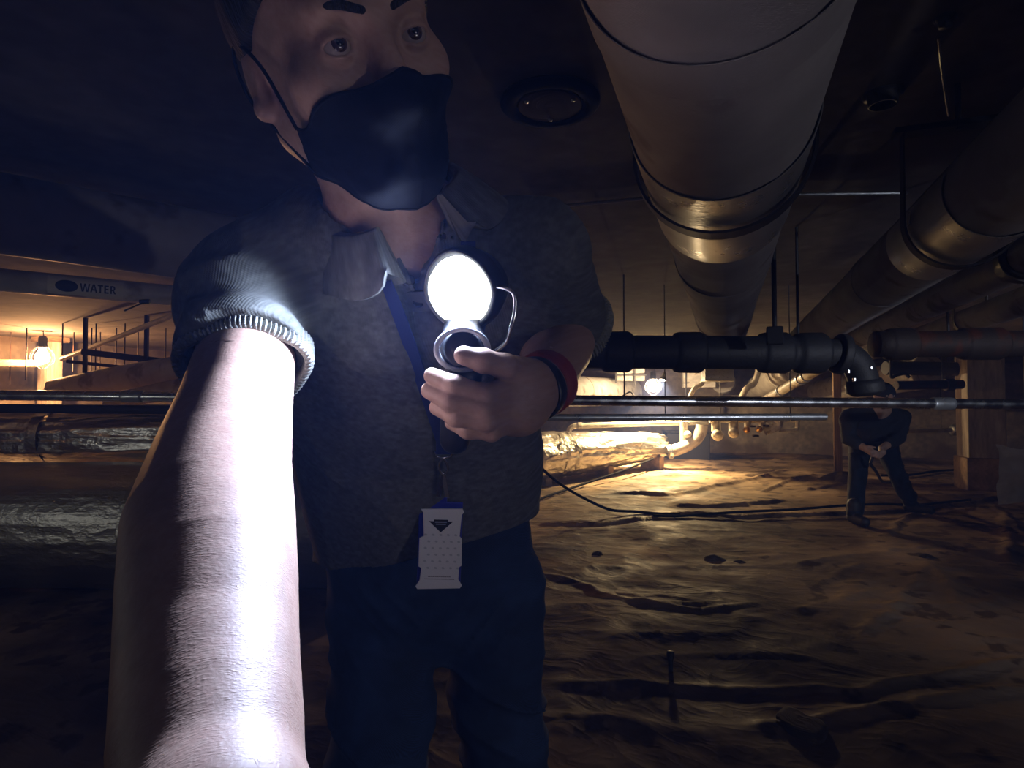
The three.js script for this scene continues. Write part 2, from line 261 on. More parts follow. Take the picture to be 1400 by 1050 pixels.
struct('wall_left', slab(U0 - 0.3, U0, F0 - 0.3, F1 + 0.3, -0.4, CEIL), M.wall);
struct('wall_right', slab(U1, U1 + 0.3, F0 - 0.3, F1 + 0.3, -0.4, CEIL), M.wall);
struct('wall_back', slab(U0, U1, F1, F1 + 0.3, -0.4, CEIL), M.wall);
struct('wall_front', slab(U0, U1, F0 - 0.3, F0, -0.4, CEIL), M.wall);

// ground under a crumpled, dirty vapour-barrier sheet: one height field with real folds
const folds = [                                       // [pixels along the fold, width m, height m, skew]
  [[[749, 938], [866, 936], [924, 947], [1031, 946], [1167, 942], [1269, 925], [1400, 903]], 0.05, 0.035],
  [[[1031, 996], [1133, 983], [1206, 971], [1317, 954], [1400, 942]], 0.045, 0.03],
  [[[749, 786], [810, 806], [866, 825], [960, 836], [1040, 825]], 0.06, 0.03],
  [[[770, 800], [860, 812], [980, 822]], 0.03, 0.014],
  [[[1371, 705], [1378, 740], [1385, 777]], 0.08, 0.04],
  [[[1293, 755], [1340, 768], [1386, 778]], 0.03, 0.03],
  [[[1259, 694], [1232, 712], [1206, 733]], 0.05, 0.03],
  [[[890, 705], [1011, 708], [1157, 702], [1240, 697], [1327, 689], [1400, 672]], 0.05, 0.055],
  [[[735, 716], [817, 719], [905, 711]], 0.05, 0.05],
  [[[919, 693], [960, 694], [1010, 690], [1070, 683]], 0.07, 0.06],
  [[[830, 676], [880, 676], [920, 678], [977, 666], [1031, 657], [1077, 643]], 0.09, 0.06],
  [[[1054, 629], [1085, 631], [1140, 632]], 0.1, 0.07],
  [[[1103, 672], [1150, 664]], 0.06, 0.05],
  [[[1040, 672], [1075, 660], [1120, 650]], 0.06, 0.05],
  [[[1100, 800], [1180, 772], [1260, 790], [1330, 812]], 0.05, 0.02],
  [[[1180, 870], [1230, 820], [1275, 770]], 0.05, 0.022],
  [[[1010, 850], [1100, 830], [1200, 805]], 0.05, 0.016],
  [[[1090, 770], [1190, 760], [1290, 742]], 0.05, 0.02],
  [[[905, 900], [960, 898], [1040, 894], [1120, 898]], 0.035, 0.014],
  [[[900, 880], [935, 870], [965, 858]], 0.03, 0.012],
  [[[1360, 690], [1390, 720], [1400, 735]], 0.05, 0.03],
  [[[1270, 770], [1320, 830], [1400, 850]], 0.05, 0.02],
  [[[0, 960], [90, 940], [150, 955]], 0.05, 0.02],
  [[[745, 1000], [850, 985], [960, 1010]], 0.06, 0.018],
].map(([p, w, h]) => { const q = p.map(([x, y]) => onFloor(x, y)); return { q, w, h, x0: Math.min(...q.map((a) => a.x)) - 4 * w, x1: Math.max(...q.map((a) => a.x)) + 4 * w, z0: Math.min(...q.map((a) => a.z)) - 4 * w, z1: Math.max(...q.map((a) => a.z)) + 4 * w }; });
function groundY(x, z) {
  let y = 0.022 * n3(x * 0.7, 3.1, z * 0.7) + 0.009 * n3(x * 1.9, 7.3, z * 1.9) + 0.0025 * n3(x * 5, 1.3, z * 5);
  const r = 1 - Math.abs(n3(x * 1.3 + 0.4 * n3(x * 3, 0, z * 3), 11.1, z * 2.6)), r2 = 1 - Math.abs(n3(x * 3.1, 5.7, z * 4.7 + 0.5 * n3(x * 2, 9, z * 2)));
  y += 0.012 * Math.pow(r, 8) + 0.005 * Math.pow(r2, 6) + 0.0035 * Math.pow(1 - Math.abs(n3(x * 6.3 + y * 9, 15.7, z * 8.1)), 5) + 0.0012 * n3(x * 13, 4, z * 13);
  for (const f of folds) {
    if (x < f.x0 || x > f.x1 || z < f.z0 || z > f.z1) continue;
    let best = 1e9, bt = 0; const wx = x + 0.03 * n3(x * 6, 2, z * 6), wz = z + 0.03 * n3(x * 6, 8, z * 6);
    for (let i = 0; i + 1 < f.q.length; i++) { const a = f.q[i], b = f.q[i + 1], bx = b.x - a.x, bz = b.z - a.z, t = clamp(((wx - a.x) * bx + (wz - a.z) * bz) / (bx * bx + bz * bz), 0, 1), d = Math.hypot(wx - a.x - bx * t, wz - a.z - bz * t); if (d < best) { best = d; bt = (i + t) / (f.q.length - 1); } }
    const k = best / (f.w * (f.q[0].z > -3.6 ? 0.75 : 0.66)); y += f.h * (f.q[0].z > -3.6 ? 0.55 : 0.6) * Math.exp(-k * k * 1.6) * sstep(0, 0.12, bt + 0.04) * sstep(0, 0.12, 1.04 - bt);
  }
  return y;
}
{
  const fs = [], us = []; let f = F0; while (f < F1) { fs.push(f); f += f < 1.2 ? 0.22 : f < 4 ? 0.02 : f < 12 ? 0.026 : 0.07; } fs.push(F1);
  let u = U0; while (u < U1) { us.push(u); u += u < -5 ? 0.16 : u < 4.6 ? 0.024 : 0.12; } us.push(U1);
  const nu = us.length, nf = fs.length, pos = new Float32Array(nu * nf * 3), uv = new Float32Array(nu * nf * 2), col = new Float32Array(nu * nf * 3), idx = []; let k = 0;
  for (let j = 0; j < nf; j++) for (let i = 0; i < nu; i++, k++) {
    const p = rf(us[i], fs[j], 0), y = groundY(p.x, p.z); pos.set([p.x, y, p.z], k * 3); uv.set([us[i], fs[j]], k * 2);
    const d = 0.8 + 0.35 * n3(p.x * 0.9, 21, p.z * 0.9) + 0.22 * n3(p.x * 2.7, 33, p.z * 2.7), m = sstep(0.15, 0.6, n3(p.x * 1.6, 44, p.z * 1.6));       // mud smeared over the sheet
    col.set([d * (1 - 0.42 * m), d * (1 - 0.46 * m), d * (1 - 0.5 * m)].map((q) => clamp(q * 1.15, 0.1, 1.5)), k * 3);
    if (i + 1 < nu && j + 1 < nf) idx.push(k, k + 1, k + nu, k + 1, k + nu + 1, k + nu);
  }
  const g = new THREE.BufferGeometry(); g.setAttribute('position', new THREE.BufferAttribute(pos, 3)); g.setAttribute('uv', new THREE.BufferAttribute(uv, 2)); g.setAttribute('color', new THREE.BufferAttribute(col, 3)); g.setIndex(idx); g.computeVertexNormals();
  struct('floor', g, M.sheet);
}
// ------------------------------------------------------------------ pipes under the slab
// curved sheet saddle under a pipe: angles measured from straight down
function saddleGeo(p0, p1, r, t, half, seg = 28) {
  const { x, z } = frameOf(p0, p1), up = V(0, 1, 0), L = p0.distanceTo(p1), pos = [], uv = [], idx = [], prof = [[0, r], [0, r + t], [L, r + t], [L, r], [0, r]];
  for (let i = 0; i < prof.length - 1; i++) { const base = pos.length / 3; for (let e = 0; e < 2; e++) for (let j = 0; j <= seg; j++) { const a = -half + 2 * half * j / seg, q = prof[i + e], c = p0.clone().addScaledVector(z, q[0]).addScaledVector(x, Math.sin(a) * q[1]).addScaledVector(up, -Math.cos(a) * q[1]); pos.push(c.x, c.y, c.z); uv.push(q[0], a * r); } for (let j = 0; j < seg; j++) { const a = base + j, b = a + seg + 1; idx.push(a, b, a + 1, a + 1, b, b + 1); } }
  const g = new THREE.BufferGeometry(); g.setAttribute('position', new THREE.Float32BufferAttribute(pos, 3)); g.setAttribute('uv', new THREE.Float32BufferAttribute(uv, 2)); g.setIndex(idx); g.computeVertexNormals(); return g;
}
function laggedPipe(label, u, y, R, f0, f1, joints, mat = M.jacket) {
  const t = thing('insulated_pipe', label, 'pipe', null, rf(u, f0, y)), cuts = [f0, ...joints, f1];
  for (let i = 0; i + 1 < cuts.length; i++) { const L = cuts[i + 1] - cuts[i] - 0.001, seed = i * 3.7 + u; mesh('jacket_section', turned(rf(u, cuts[i], y), rf(u, cuts[i + 1] - 0.001, y), [[0, 0.001], [0, R - 0.003], [0.004, R], ...Array.from({ length: 11 }, (_, k) => [0.005 + (L - 0.01) * (k + 0.5) / 11, R]), [L - 0.004, R], [L, R - 0.003], [L, 0.001]], 64, (s, a, r) => r > R * 0.9 ? R * 0.02 * n3(s * 3 + seed, Math.cos(a) * 1.6, Math.sin(a) * 1.6) + (Math.abs(a - 4.1) < 0.06 ? 0.0015 : 0) : 0), mat, t); }
  for (const j of joints) mesh('joint_tape', ringGeo(rf(u, j - 0.035, y), rf(u, j + 0.035, y), R + R * 0.015, 0.0012, 64), mat, t);
  return t;
}
function clevis(t, u, y, R, f, w, mat = M.iron) {
  const r = R + 0.006, pts = []; for (let k = 0; k <= 24; k++) { const a = -Math.PI / 2 + Math.PI * k / 24; pts.push([Math.sin(a) * r, -Math.cos(a) * r]); }
  const prof = [[-r, CEIL - y - 0.1], ...pts, [r, CEIL - y - 0.1]], gs = [];
  for (let k = 0; k + 1 < prof.length; k++) { const a = rf(u + prof[k][0], f, y + prof[k][1]), b = rf(u + prof[k + 1][0], f, y + prof[k + 1][1]); const fr = rf(0, w / 2, 0), back = fr.clone().negate(); gs.push(stripBox(a, b, fr, back, 0.005, rf(u, f, y))); }
  mesh('hanger_strap', gs, mat, t);
  mesh('hanger_yoke', barGeo(rf(u - r - 0.02, f, CEIL - 0.1), rf(u + r + 0.02, f, CEIL - 0.1), 0.045, 0.014), mat, t);
  mesh('hanger_rod', pipeGeo(rf(u, f, CEIL - 0.11), rf(u, f, CEIL), 0.007, 10), mat, t);
}
function stripBox(a, b, f, k, t, c) {              // one flat link of a strap, thickness t away from centre c
  const o = (p) => p.clone().add(p.clone().sub(c).setY(p.y - c.y).normalize().multiplyScalar(t)), q = [a, b].flatMap((p) => [p.clone().add(f), p.clone().add(k), o(p).add(k), o(p).add(f)]), pos = [], F = (i, j, l, m) => { for (const n of [i, j, l, i, l, m]) pos.push(q[n].x, q[n].y, q[n].z); };
  F(0, 1, 5, 4); F(1, 2, 6, 5); F(2, 3, 7, 6); F(3, 0, 4, 7);
  const g = new THREE.BufferGeometry(); g.setAttribute('position', new THREE.Float32BufferAttribute(pos, 3)); g.setAttribute('uv', new THREE.Float32BufferAttribute(new Float32Array(pos.length / 3 * 2), 2)); g.computeVertexNormals(); return g;
}
{
  const t = laggedPipe('widest pale insulated pipe overhead, running straight away above the camera', 0, 1.56, 0.14, -2.5, 5.8, [0.62, 1.95, 3.3, 4.6]);
  mesh('pipe_saddle', saddleGeo(rf(0, 0.985, 1.56), rf(0, 1.43, 1.56), 0.1435, 0.0016, 1.75, 48), M.galv, t);
  clevis(t, 0, 1.56, 0.147, 1.15, 0.045);
}
{
  const t = laggedPipe('pale insulated pipe at upper right with a dark hoop hanger and metal saddle', 0.525, 1.53, 0.1, -1.6, 6, [0.9, 2.4, 3.8]);
  mesh('pipe_saddle', saddleGeo(rf(0.525, 1.43, 1.53), rf(0.525, 1.87, 1.53), 0.1035, 0.0016, 1.9, 40), M.galv, t);
  clevis(t, 0.525, 1.53, 0.107, 1.66, 0.032);
}
{
  const t = laggedPipe('thin insulated pipe at right with a narrow black band, under the hooped pipe', 0.85, 1.53, 0.06, -1.2, 6, [3.1]);
  mesh('pipe_band', ringGeo(rf(0.85, 2.14, 1.53), rf(0.85, 2.22, 1.53), 0.061, 0.008), M.iron, t); clevis(t, 0.85, 1.53, 0.064, 2.18, 0.04);
}
{ const t = laggedPipe('lowest and rightmost thin insulated pipe in the row overhead', 1.17, 1.515, 0.06, -1.2, 6, [2.9]); clevis(t, 1.17, 1.515, 0.062, 3.6, 0.03); }

// slab details overhead
{
  const c = at(752, 139, 1), k = (CEIL - CAM_Y) / (c.y - CAM_Y), p = V(c.x * k, CEIL, c.z * k), t = thing('ceiling_port', 'large round port with a raised dark rim in the ceiling slab', 'port', null, p), R = 0.094;
  mesh('port_rim', turned(V(p.x, CEIL + 0.001, p.z), V(p.x, CEIL - 0.03, p.z), [[0, R - 0.012], [0, R + 0.03], [0.008, R + 0.03], [0.016, R + 0.022], [0.017, R + 0.004], [0.012, R - 0.012], [0, R - 0.012]], 48), M.cable, t);
  mesh('port_cover', turned(V(p.x, CEIL + 0.001, p.z), V(p.x, CEIL - 0.03, p.z), [[0, R - 0.013], [0.012, R - 0.013], [0.015, R - 0.017], [0.015, 0.001]], 48), M.ceiling, t);
  for (const a of [0.6, 2.7, 4.8]) mesh('cover_screw', turned(V(p.x + Math.cos(a) * R * 0.7, CEIL - 0.0145, p.z + Math.sin(a) * R * 0.7), V(p.x + Math.cos(a) * R * 0.7, CEIL - 0.03, p.z + Math.sin(a) * R * 0.7), [[0, 0.006], [0.003, 0.005], [0.0035, 0.001]], 12), M.galv, t);
}
function slabPt(x, y, drop = 0) { const a = at(x, y, 1), k = (CEIL - drop - CAM_Y) / (a.y - CAM_Y); return V(a.x * k, CEIL - drop, a.z * k); }
{
  const p = slabPt(1207, 128), t = thing('ceiling_port', 'small dark pipe stub through the ceiling between two overhead pipes', 'port', null, p);
  mesh('stub_collar', turned(V(p.x, CEIL + 0.001, p.z), p.clone().add(V(0, -0.05, 0)), [[0, 0.045], [0.006, 0.045], [0.008, 0.034], [0.03, 0.032], [0.03, 0.026], [0.004, 0.024], [0.004, 0.001]], 28), M.iron, t);
}
{
  const p = slabPt(1292, 24), q = mesh('ceiling_anchor', turned(V(p.x, CEIL + 0.001, p.z), p.clone().add(V(0, -0.05, 0)), [[0, 0.02], [0.004, 0.02], [0.006, 0.012], [0.02, 0.011], [0.02, 0.001]], 18), M.iron, scene); tag(q, 'tiny dark anchor bolt in the ceiling at upper right', 'bolt');
  const w = mesh('ceiling_wire', sw([slabPt(1283, 52, 0.006), slabPt(1287, 90, 0.012), slabPt(1292, 128, 0.012), slabPt(1297, 158, 0.006)], 0.0028), M.galv, scene); tag(w, 'short pale wire on the ceiling above the hoop hanger', 'wire');
  const c2 = mesh('ceiling_conduit', sw([slabPt(740, 284, 0.012), slabPt(830, 276, 0.012), slabPt(905, 270, 0.012), slabPt(1240, 264, 0.012)], 0.006), M.galv, scene); tag(c2, 'thin bright conduit crossing the ceiling behind the widest pipe', 'conduit');
}
{
  const a = at(1052, 325, 1.95), b = at(1059, 452, 2.32); const t = thing('hanger_rod', 'slim dark rod dropping beside the widest pipe to the black drain', 'rod', null, V(b.x, b.y, b.z));
  mesh('rod', pipeGeo(V(b.x, CEIL, b.z), V(b.x, b.y - 0.02, b.z), 0.009, 12), M.iron, t); mesh('rod_clamp', boxGeo(V(b.x, b.y - 0.02, b.z), 0.06, 0.07, 0.04, -TH), M.iron, t);
}

// black drain pipe with hubs, crossing below the insulated pipes
function hubbed(t, p0, p1, R, hubs, mat) {
  const L = p0.distanceTo(p1), prof = [[0, 0.001], [0, R]]; hubs.sort((a, b) => a - b);
  for (const h of hubs) prof.push([h * L - 0.07, R], [h * L - 0.062, R * 1.16], [h * L - 0.045, R * 1.22], [h * L + 0.04, R * 1.24], [h * L + 0.055, R * 1.12], [h * L + 0.06, R]);
  prof.push([L, R], [L, 0.001]); return mesh('pipe_run', turned(p0, p1, prof, 40), mat, t);
}
{
  const a = at(640, 480, 2.55), b = at(1128, 483, 2.55), t = thing('drain_pipe', 'thick black drain pipe with hubs crossing below the widest insulated pipe', 'pipe', null, a.clone());
  hubbed(t, a, b, 0.071, [0.42, 0.62, 0.86, 0.96], M.iron);
  mesh('pipe_elbow', sw([b.clone().add(V(-0.02, 0, 0)), at(1150, 484, 2.55), at(1168, 494, 2.55), at(1178, 512, 2.55), at(1182, 528, 2.55)], 0.06, 24, false, 40), M.iron, t);
  mesh('elbow_hub', [ringGeo(at(1143, 483, 2.55), at(1155, 485, 2.55), 0.055, 0.03), turned(at(1181, 519, 2.55), at(1184, 541, 2.55), [[0, 0.03], [0, 0.066], [0.02, 0.074], [0.05, 0.074], [0.056, 0.066], [0.068, 0.05], [0.068, 0.001]], 32)], M.iron, t);
  for (const p of [at(1160, 508, 2.47), at(1191, 503, 2.49), at(1168, 519, 2.47)]) mesh('hub_bolt', boxGeo(p, 0.012, 0.018, 0.012), M.chrome, t);
  mesh('pipe_hanger', [pipeGeo(V(lerp(a.x, b.x, 0.925), CEIL, lerp(a.z, b.z, 0.925)), V(lerp(a.x, b.x, 0.925), a.y + 0.06, lerp(a.z, b.z, 0.925)), 0.006, 10)], M.iron, t);
}
{
  const a = at(1196, 471, 2.75), b = at(1700, 468, 2.75), t = thing('drain_pipe', 'rust brown drain pipe with hubs at right, above the concrete pier', 'pipe', null, a.clone());
  hubbed(t, a, b, 0.06, [0.07, 0.27, 0.31, 0.62], M.rusty); mesh('pipe_hanger', pipeGeo(V(lerp(a.x, b.x, 0.2), CEIL, a.z), V(lerp(a.x, b.x, 0.2), a.y + 0.05, a.z), 0.006, 10), M.iron, t);
}

// conduits across the room at eye height
{
  const a = at(-260, 538, 3.5), b = at(1480, 553.5, 3.5), t = thing('conduit_run', 'long shiny steel conduit crossing the whole room at eye height', 'conduit', null, a.clone());
  const L = a.distanceTo(b), dir = b.clone().sub(a).normalize(), P = (s) => a.clone().addScaledVector(dir, s);
  mesh('steel_tube', pipeGeo(a, b, 0.03, 32), M.conduit, t);
  for (const s of [L * 0.254, L * 0.89, L * 0.5]) mesh('coupling', turned(P(s - 0.06), P(s + 0.06), [[0, 0.03], [0, 0.035], [0.012, 0.037], [0.108, 0.037], [0.12, 0.035], [0.12, 0.03]], 28), M.galv, t);
  for (const s of [L * 0.42, L * 0.64, L * 0.955]) mesh('hanger_rod', pipeGeo(P(s).setY(CEIL), P(s), 0.004, 8), M.iron, t);
  const a2 = at(640, 571, 3.8), b2 = at(1130, 570, 3.8), t2 = thing('conduit_run', 'darker thin conduit just below the long shiny one, centre', 'conduit', null, a2.clone());
  mesh('steel_tube', pipeGeo(a2, b2, 0.022, 24), M.galv, t2); for (const k of [0.1, 0.55, 0.9]) mesh('hanger_rod', pipeGeo(a2.clone().lerp(b2, k).setY(CEIL), a2.clone().lerp(b2, k), 0.003, 8), M.iron, t2);
  const a3 = at(-260, 556, 3.9), b3 = at(420, 562, 3.9), t3 = thing('conduit_run', 'dark iron conduit under the shiny one, left of the large person', 'conduit', null, a3.clone());
  mesh('steel_tube', pipeGeo(a3, b3, 0.03, 24), M.iron, t3); for (const k of [0.75, 0.97]) mesh('hanger_rod', pipeGeo(a3.clone().lerp(b3, k).setY(CEIL), a3.clone().lerp(b3, k), 0.003, 8), M.iron, t3);
}

// ------------------------------------------------------------------ left side
function wrapDuct(label, a, b, R0, R1, mat, bands, rough = 0.03, n = 90) {
  const t = thing('wrapped_duct', label, 'duct', null, a.clone()), L = a.distanceTo(b), prof = [[0, 0.001], [0, R0 * 0.97]];
  for (let k = 0; k <= n; k++) prof.push([0.01 + (L - 0.02) * k / n, lerp(R0, R1, k / n)]); prof.push([L, R1 * 0.97], [L, 0.001]);
  mesh('foil_wrap', turned(a, b, prof, 96, (s, q, r) => r < R1 * 0.5 ? 0 : R0 * rough * (n3(s * 2.2, Math.cos(q) * 2 + 5, Math.sin(q) * 2) + 0.7 * (Math.pow(1 - Math.abs(n3(s * 1.3, Math.cos(q) * 4, Math.sin(q) * 4)), 5)) + 0.35 * n3(s * 9, q * 5, 2))), mat, t);
  for (const k of bands) { const p = a.clone().lerp(b, k), dir = b.clone().sub(a).normalize(), R = lerp(R0, R1, k) * (1 + rough * 0.9); mesh('wrap_band', ringGeo(p.clone().addScaledVector(dir, -0.035), p.clone().addScaledVector(dir, 0.035), R, 0.003, 64), mat, t); }
  return t;
}
wrapDuct('big foil wrapped duct lying on the ground at left, behind the raised arm', at(-330, 716, 3.62), at(560, 716, 3.62), 0.365, 0.365, M.foilSmooth, [0.16, 0.62], 0.02);
{
  const t = wrapDuct('crumpled foil duct lying above and behind the big ground duct at left', at(-420, 596, 4.0), at(560, 600, 4.0), 0.165, 0.165, M.foil, [0.5], 0.09);
  for (const k of [0.3, 0.75]) { const p = at(-420, 596, 4.0).lerp(at(560, 600, 4.0), k); mesh('hanger_rod', pipeGeo(V(p.x, CEIL, p.z), V(p.x, p.y + 0.1, p.z), 0.005, 8), M.iron, t); }
}
{
  const a = V(-2.3, 1.7, -1.29), b = V(-0.09, 1.7, -3.28), t = thing('air_duct', 'wide smooth grey duct under the ceiling at upper left', 'duct', null, a.clone()), R = 0.131, L = a.distanceTo(b);
  mesh('duct_wrap', turned(a, b, [[0, 0.001], [0, R], ...Array.from({ length: 40 }, (_, k) => [L * (k + 0.5) / 40, R]), [L, R], [L, 0.001]], 80, (s, q, r) => r < 0.1 ? 0 : 0.006 * n3(s * 2, Math.cos(q) * 2, Math.sin(q) * 2)), M.ductWrap, t);
  const dir = b.clone().sub(a).normalize(); for (const k of [0.12, 0.78]) { const p = a.clone().lerp(b, k); mesh('duct_strap', [ringGeo(p.clone().addScaledVector(dir, -0.02), p.clone().addScaledVector(dir, 0.02), R + 0.006, 0.002, 64), pipeGeo(V(p.x, CEIL, p.z), V(p.x, p.y + R, p.z), 0.006, 8)], M.galv, t); }
}
{
  const a = V(-3.6, 1.756, -2.58), b = V(-0.33, 1.756, -4.93), t = thing('water_pipe', 'white pipe lettered WATER below the wide grey duct at left', 'pipe', null, a.clone()), R = 0.062, L = a.distanceTo(b), dir = b.clone().sub(a).normalize();
  mesh('white_jacket', turned(a, b, [[0, 0.001], [0, R], ...Array.from({ length: 20 }, (_, k) => [L * (k + 0.5) / 20, R]), [L, R], [L, 0.001]], 48), M.whitePipe, t);
  const cv = document.createElement('canvas'); cv.width = 1024; cv.height = 256; const c = cv.getContext('2d'); c.fillStyle = '#d8d4c4'; c.fillRect(0, 0, 1024, 256); c.fillStyle = '#15110f'; c.beginPath(); c.ellipse(250, 128, 150, 78, 0, 0, 7); c.fill(); c.font = 'bold 150px sans-serif'; c.textBaseline = 'middle'; c.fillText('WATER', 425, 132, 545);
  const lt = new THREE.CanvasTexture(cv); lt.colorSpace = THREE.SRGBColorSpace;
  // a curved label round the camera side of the pipe
  const s0 = a.distanceTo(V(-2.577, 1.756, -3.31)), pos = [], uv = [], idx = [], { x, y, z } = frameOf(a, b), n = 16, len = 0.35, toCam = V(0, CAM_Y, 0).sub(a.clone().addScaledVector(dir, s0)); const ca = Math.atan2(toCam.dot(y), toCam.dot(x)), rev = x.clone().multiplyScalar(Math.cos(ca)).addScaledVector(y, Math.sin(ca));
  for (let i = 0; i < 2; i++) for (let j = 0; j <= n; j++) { const q = ca + (j / n - 0.5) * 1.75, p = a.clone().addScaledVector(dir, s0 + i * len).addScaledVector(x, Math.cos(q) * (R + 0.0015)).addScaledVector(y, Math.sin(q) * (R + 0.0015)); pos.push(p.x, p.y, p.z); uv.push(i, Math.sin(ca) >= 0 || true ? (x.clone().multiplyScalar(-Math.sin(ca)).addScaledVector(y, Math.cos(ca)).y > 0 ? j / n : 1 - j / n) : 0); }
  for (let j = 0; j < n; j++) idx.push(j, j + 1, n + 1 + j, j + 1, n + 2 + j, n + 1 + j);
  const g = new THREE.BufferGeometry(); g.setAttribute('position', new THREE.Float32BufferAttribute(pos, 3)); g.setAttribute('uv', new THREE.Float32BufferAttribute(uv, 2)); g.setIndex(idx); g.computeVertexNormals();
  mesh('pipe_label', g, std({ map: lt, roughness: 0.5, side: THREE.DoubleSide }), t).userData.label = 'pale label with a dark oval and the word WATER';
  for (const k of [0.2, 0.52, 0.85]) { const p = a.clone().lerp(b, k); mesh('pipe_hanger', [ringGeo(p.clone().addScaledVector(dir, -0.012), p.clone().addScaledVector(dir, 0.012), R + 0.001, 0.004, 36), pipeGeo(V(p.x, CEIL, p.z), V(p.x, p.y + R, p.z), 0.005, 8)], M.galv, t); }
  const v0 = at(198, 413, 3.5), v1 = at(170, 425, 3.4); mesh('drain_handle', [barGeo(v0, v1, 0.012, 0.008), pipeGeo(v0.clone().add(V(-0.03, 0, 0)), v0.clone().add(V(0.03, 0.004, 0)), 0.014, 12)], M.iron, t);
}
{ // slanting pale pipe, rails, rods, lagged pipes in front of the lit wall
  const s = mesh('slanting_pipe', pipeGeo(at(250, 426, 4.6), at(84, 491, 6.1), 0.022, 16), M.whitePipe, scene); tag(s, 'thin pale pipe slanting down to the left towards the warm bulb', 'pipe');
  const t = thing('pipe_rack', 'dark hanging pipe rack of bars before the lit wall at left', 'rack', null, at(116, 500, 5.3));
  mesh('rack_bar', [barGeo(at(114, 481, 5.3), at(262, 499, 5.1), 0.05, 0.055)], M.rusty, t); mesh('rack_bar', [barGeo(at(92, 494, 5.5), at(262, 512, 5.3), 0.03, 0.03)], M.rusty, t);
  mesh('rack_post', barGeo(V(at(116, 480, 5.3).x, CEIL - 0.002, at(116, 480, 5.3).z), at(116, 510, 5.3), 0.028, 0.028), M.rusty, t); mesh('rack_clamp', boxGeo(at(167, 505, 5.35), 0.05, 0.07, 0.05), M.iron, t);
  mesh('rack_post', barGeo(V(at(200, 480, 5.15).x, CEIL - 0.002, at(200, 480, 5.15).z), at(200, 492, 5.15), 0.03, 0.03), M.rusty, t);
  const rod = [[13, 450, 526], [35, 470, 520], [85, 428, 486], [100, 440, 508], [124, 438, 522], [130, 446, 522], [136, 442, 520], [158, 436, 514], [170, 446, 500], [188, 440, 508], [226, 440, 500]];
  for (const [i, [x, y0, y1]] of rod.entries()) { const b = at(x, y1, 6.4 - (i % 3) * 0.35), q = mesh('hanging_rod', pipeGeo(V(b.x, CEIL, b.z), b, 0.006, 8), M.rusty, scene); tag(q, ['first', 'second', 'third', 'fourth', 'fifth', 'sixth', 'seventh', 'eighth', 'ninth', 'tenth', 'eleventh'][i] + ' from the left of the thin rusty rods before the lit wall', 'rod', 'thin rods hanging before the lit wall'); }
  const l1 = mesh('lagged_pipe', turned(at(70, 531, 5.6), at(330, 492, 4.6), [[0, 0.001], [0, 0.07], [0.3, 0.085], [0.8, 0.1], [1.2, 0.1], [2, 0.11], [2.06, 0.11], [2.06, 0.001]], 32, (q, a, r) => r > 0.05 ? 0.012 * n3(q * 4, Math.cos(a) * 2, Math.sin(a) * 2) : 0), M.jacketGrey, scene); tag(l1, 'lumpy grey lagged pipe above the shiny conduit, left of the raised arm', 'pipe');
  const l2 = thing('lagged_pipe', 'second grey lagged pipe, just below the lumpy one by the arm', 'pipe', null, at(250, 530, 4.6)); mesh('lagging', turned(at(150, 549, 5.0), at(340, 512, 4.2), [[0, 0.001], [0, 0.06], [0.8, 0.07], [1.45, 0.07], [1.45, 0.001]], 32, (q, a, r) => r > 0.05 ? 0.008 * n3(q * 4, Math.cos(a) * 2, Math.sin(a) * 2) : 0), M.jacketGrey, l2); const h2 = at(245, 530.5, 4.6); mesh('hanger_rod', pipeGeo(V(h2.x, CEIL, h2.z), h2, 0.005, 8), M.iron, l2);
  const p = at(68, 520, 6.9), po = thing('timber_post', 'pale square post beside the warm bulb at far left', 'post', null, V(p.x, 0, p.z)); mesh('post_shaft', boxGeo(V(p.x, CEIL / 2 - 0.102, p.z), 0.17, CEIL + 0.2, 0.17, -TH), M.pier, po); mesh('post_cap', boxGeo(V(p.x, CEIL - 0.03, p.z), 0.3, 0.06, 0.24, -TH), M.wood, po);
  const bm = mesh('wall_beam', barGeo(at(-20, 496, 5.95), at(52, 497, 6.5), 0.1, 0.07), M.wood, scene); tag(bm, 'dark horizontal beam left of the warm bulb', 'beam');
  const vp = [[-30, 560], [30, 560], [160, 556]]; for (const [i, [x, y]] of vp.entries()) { const a = at(x, y, 5.4), q = mesh('wall_pipe', pipeGeo(a, at(x + 90, y + 1, 5.5), 0.03, 12), M.whitePipe, scene); tag(q, ['pale pipe stub at the far left edge below the conduit', 'pale pipe stub under the warm post at left', 'pale pipe stub beside the raised arm below the conduit'][i], 'pipe'); }
}

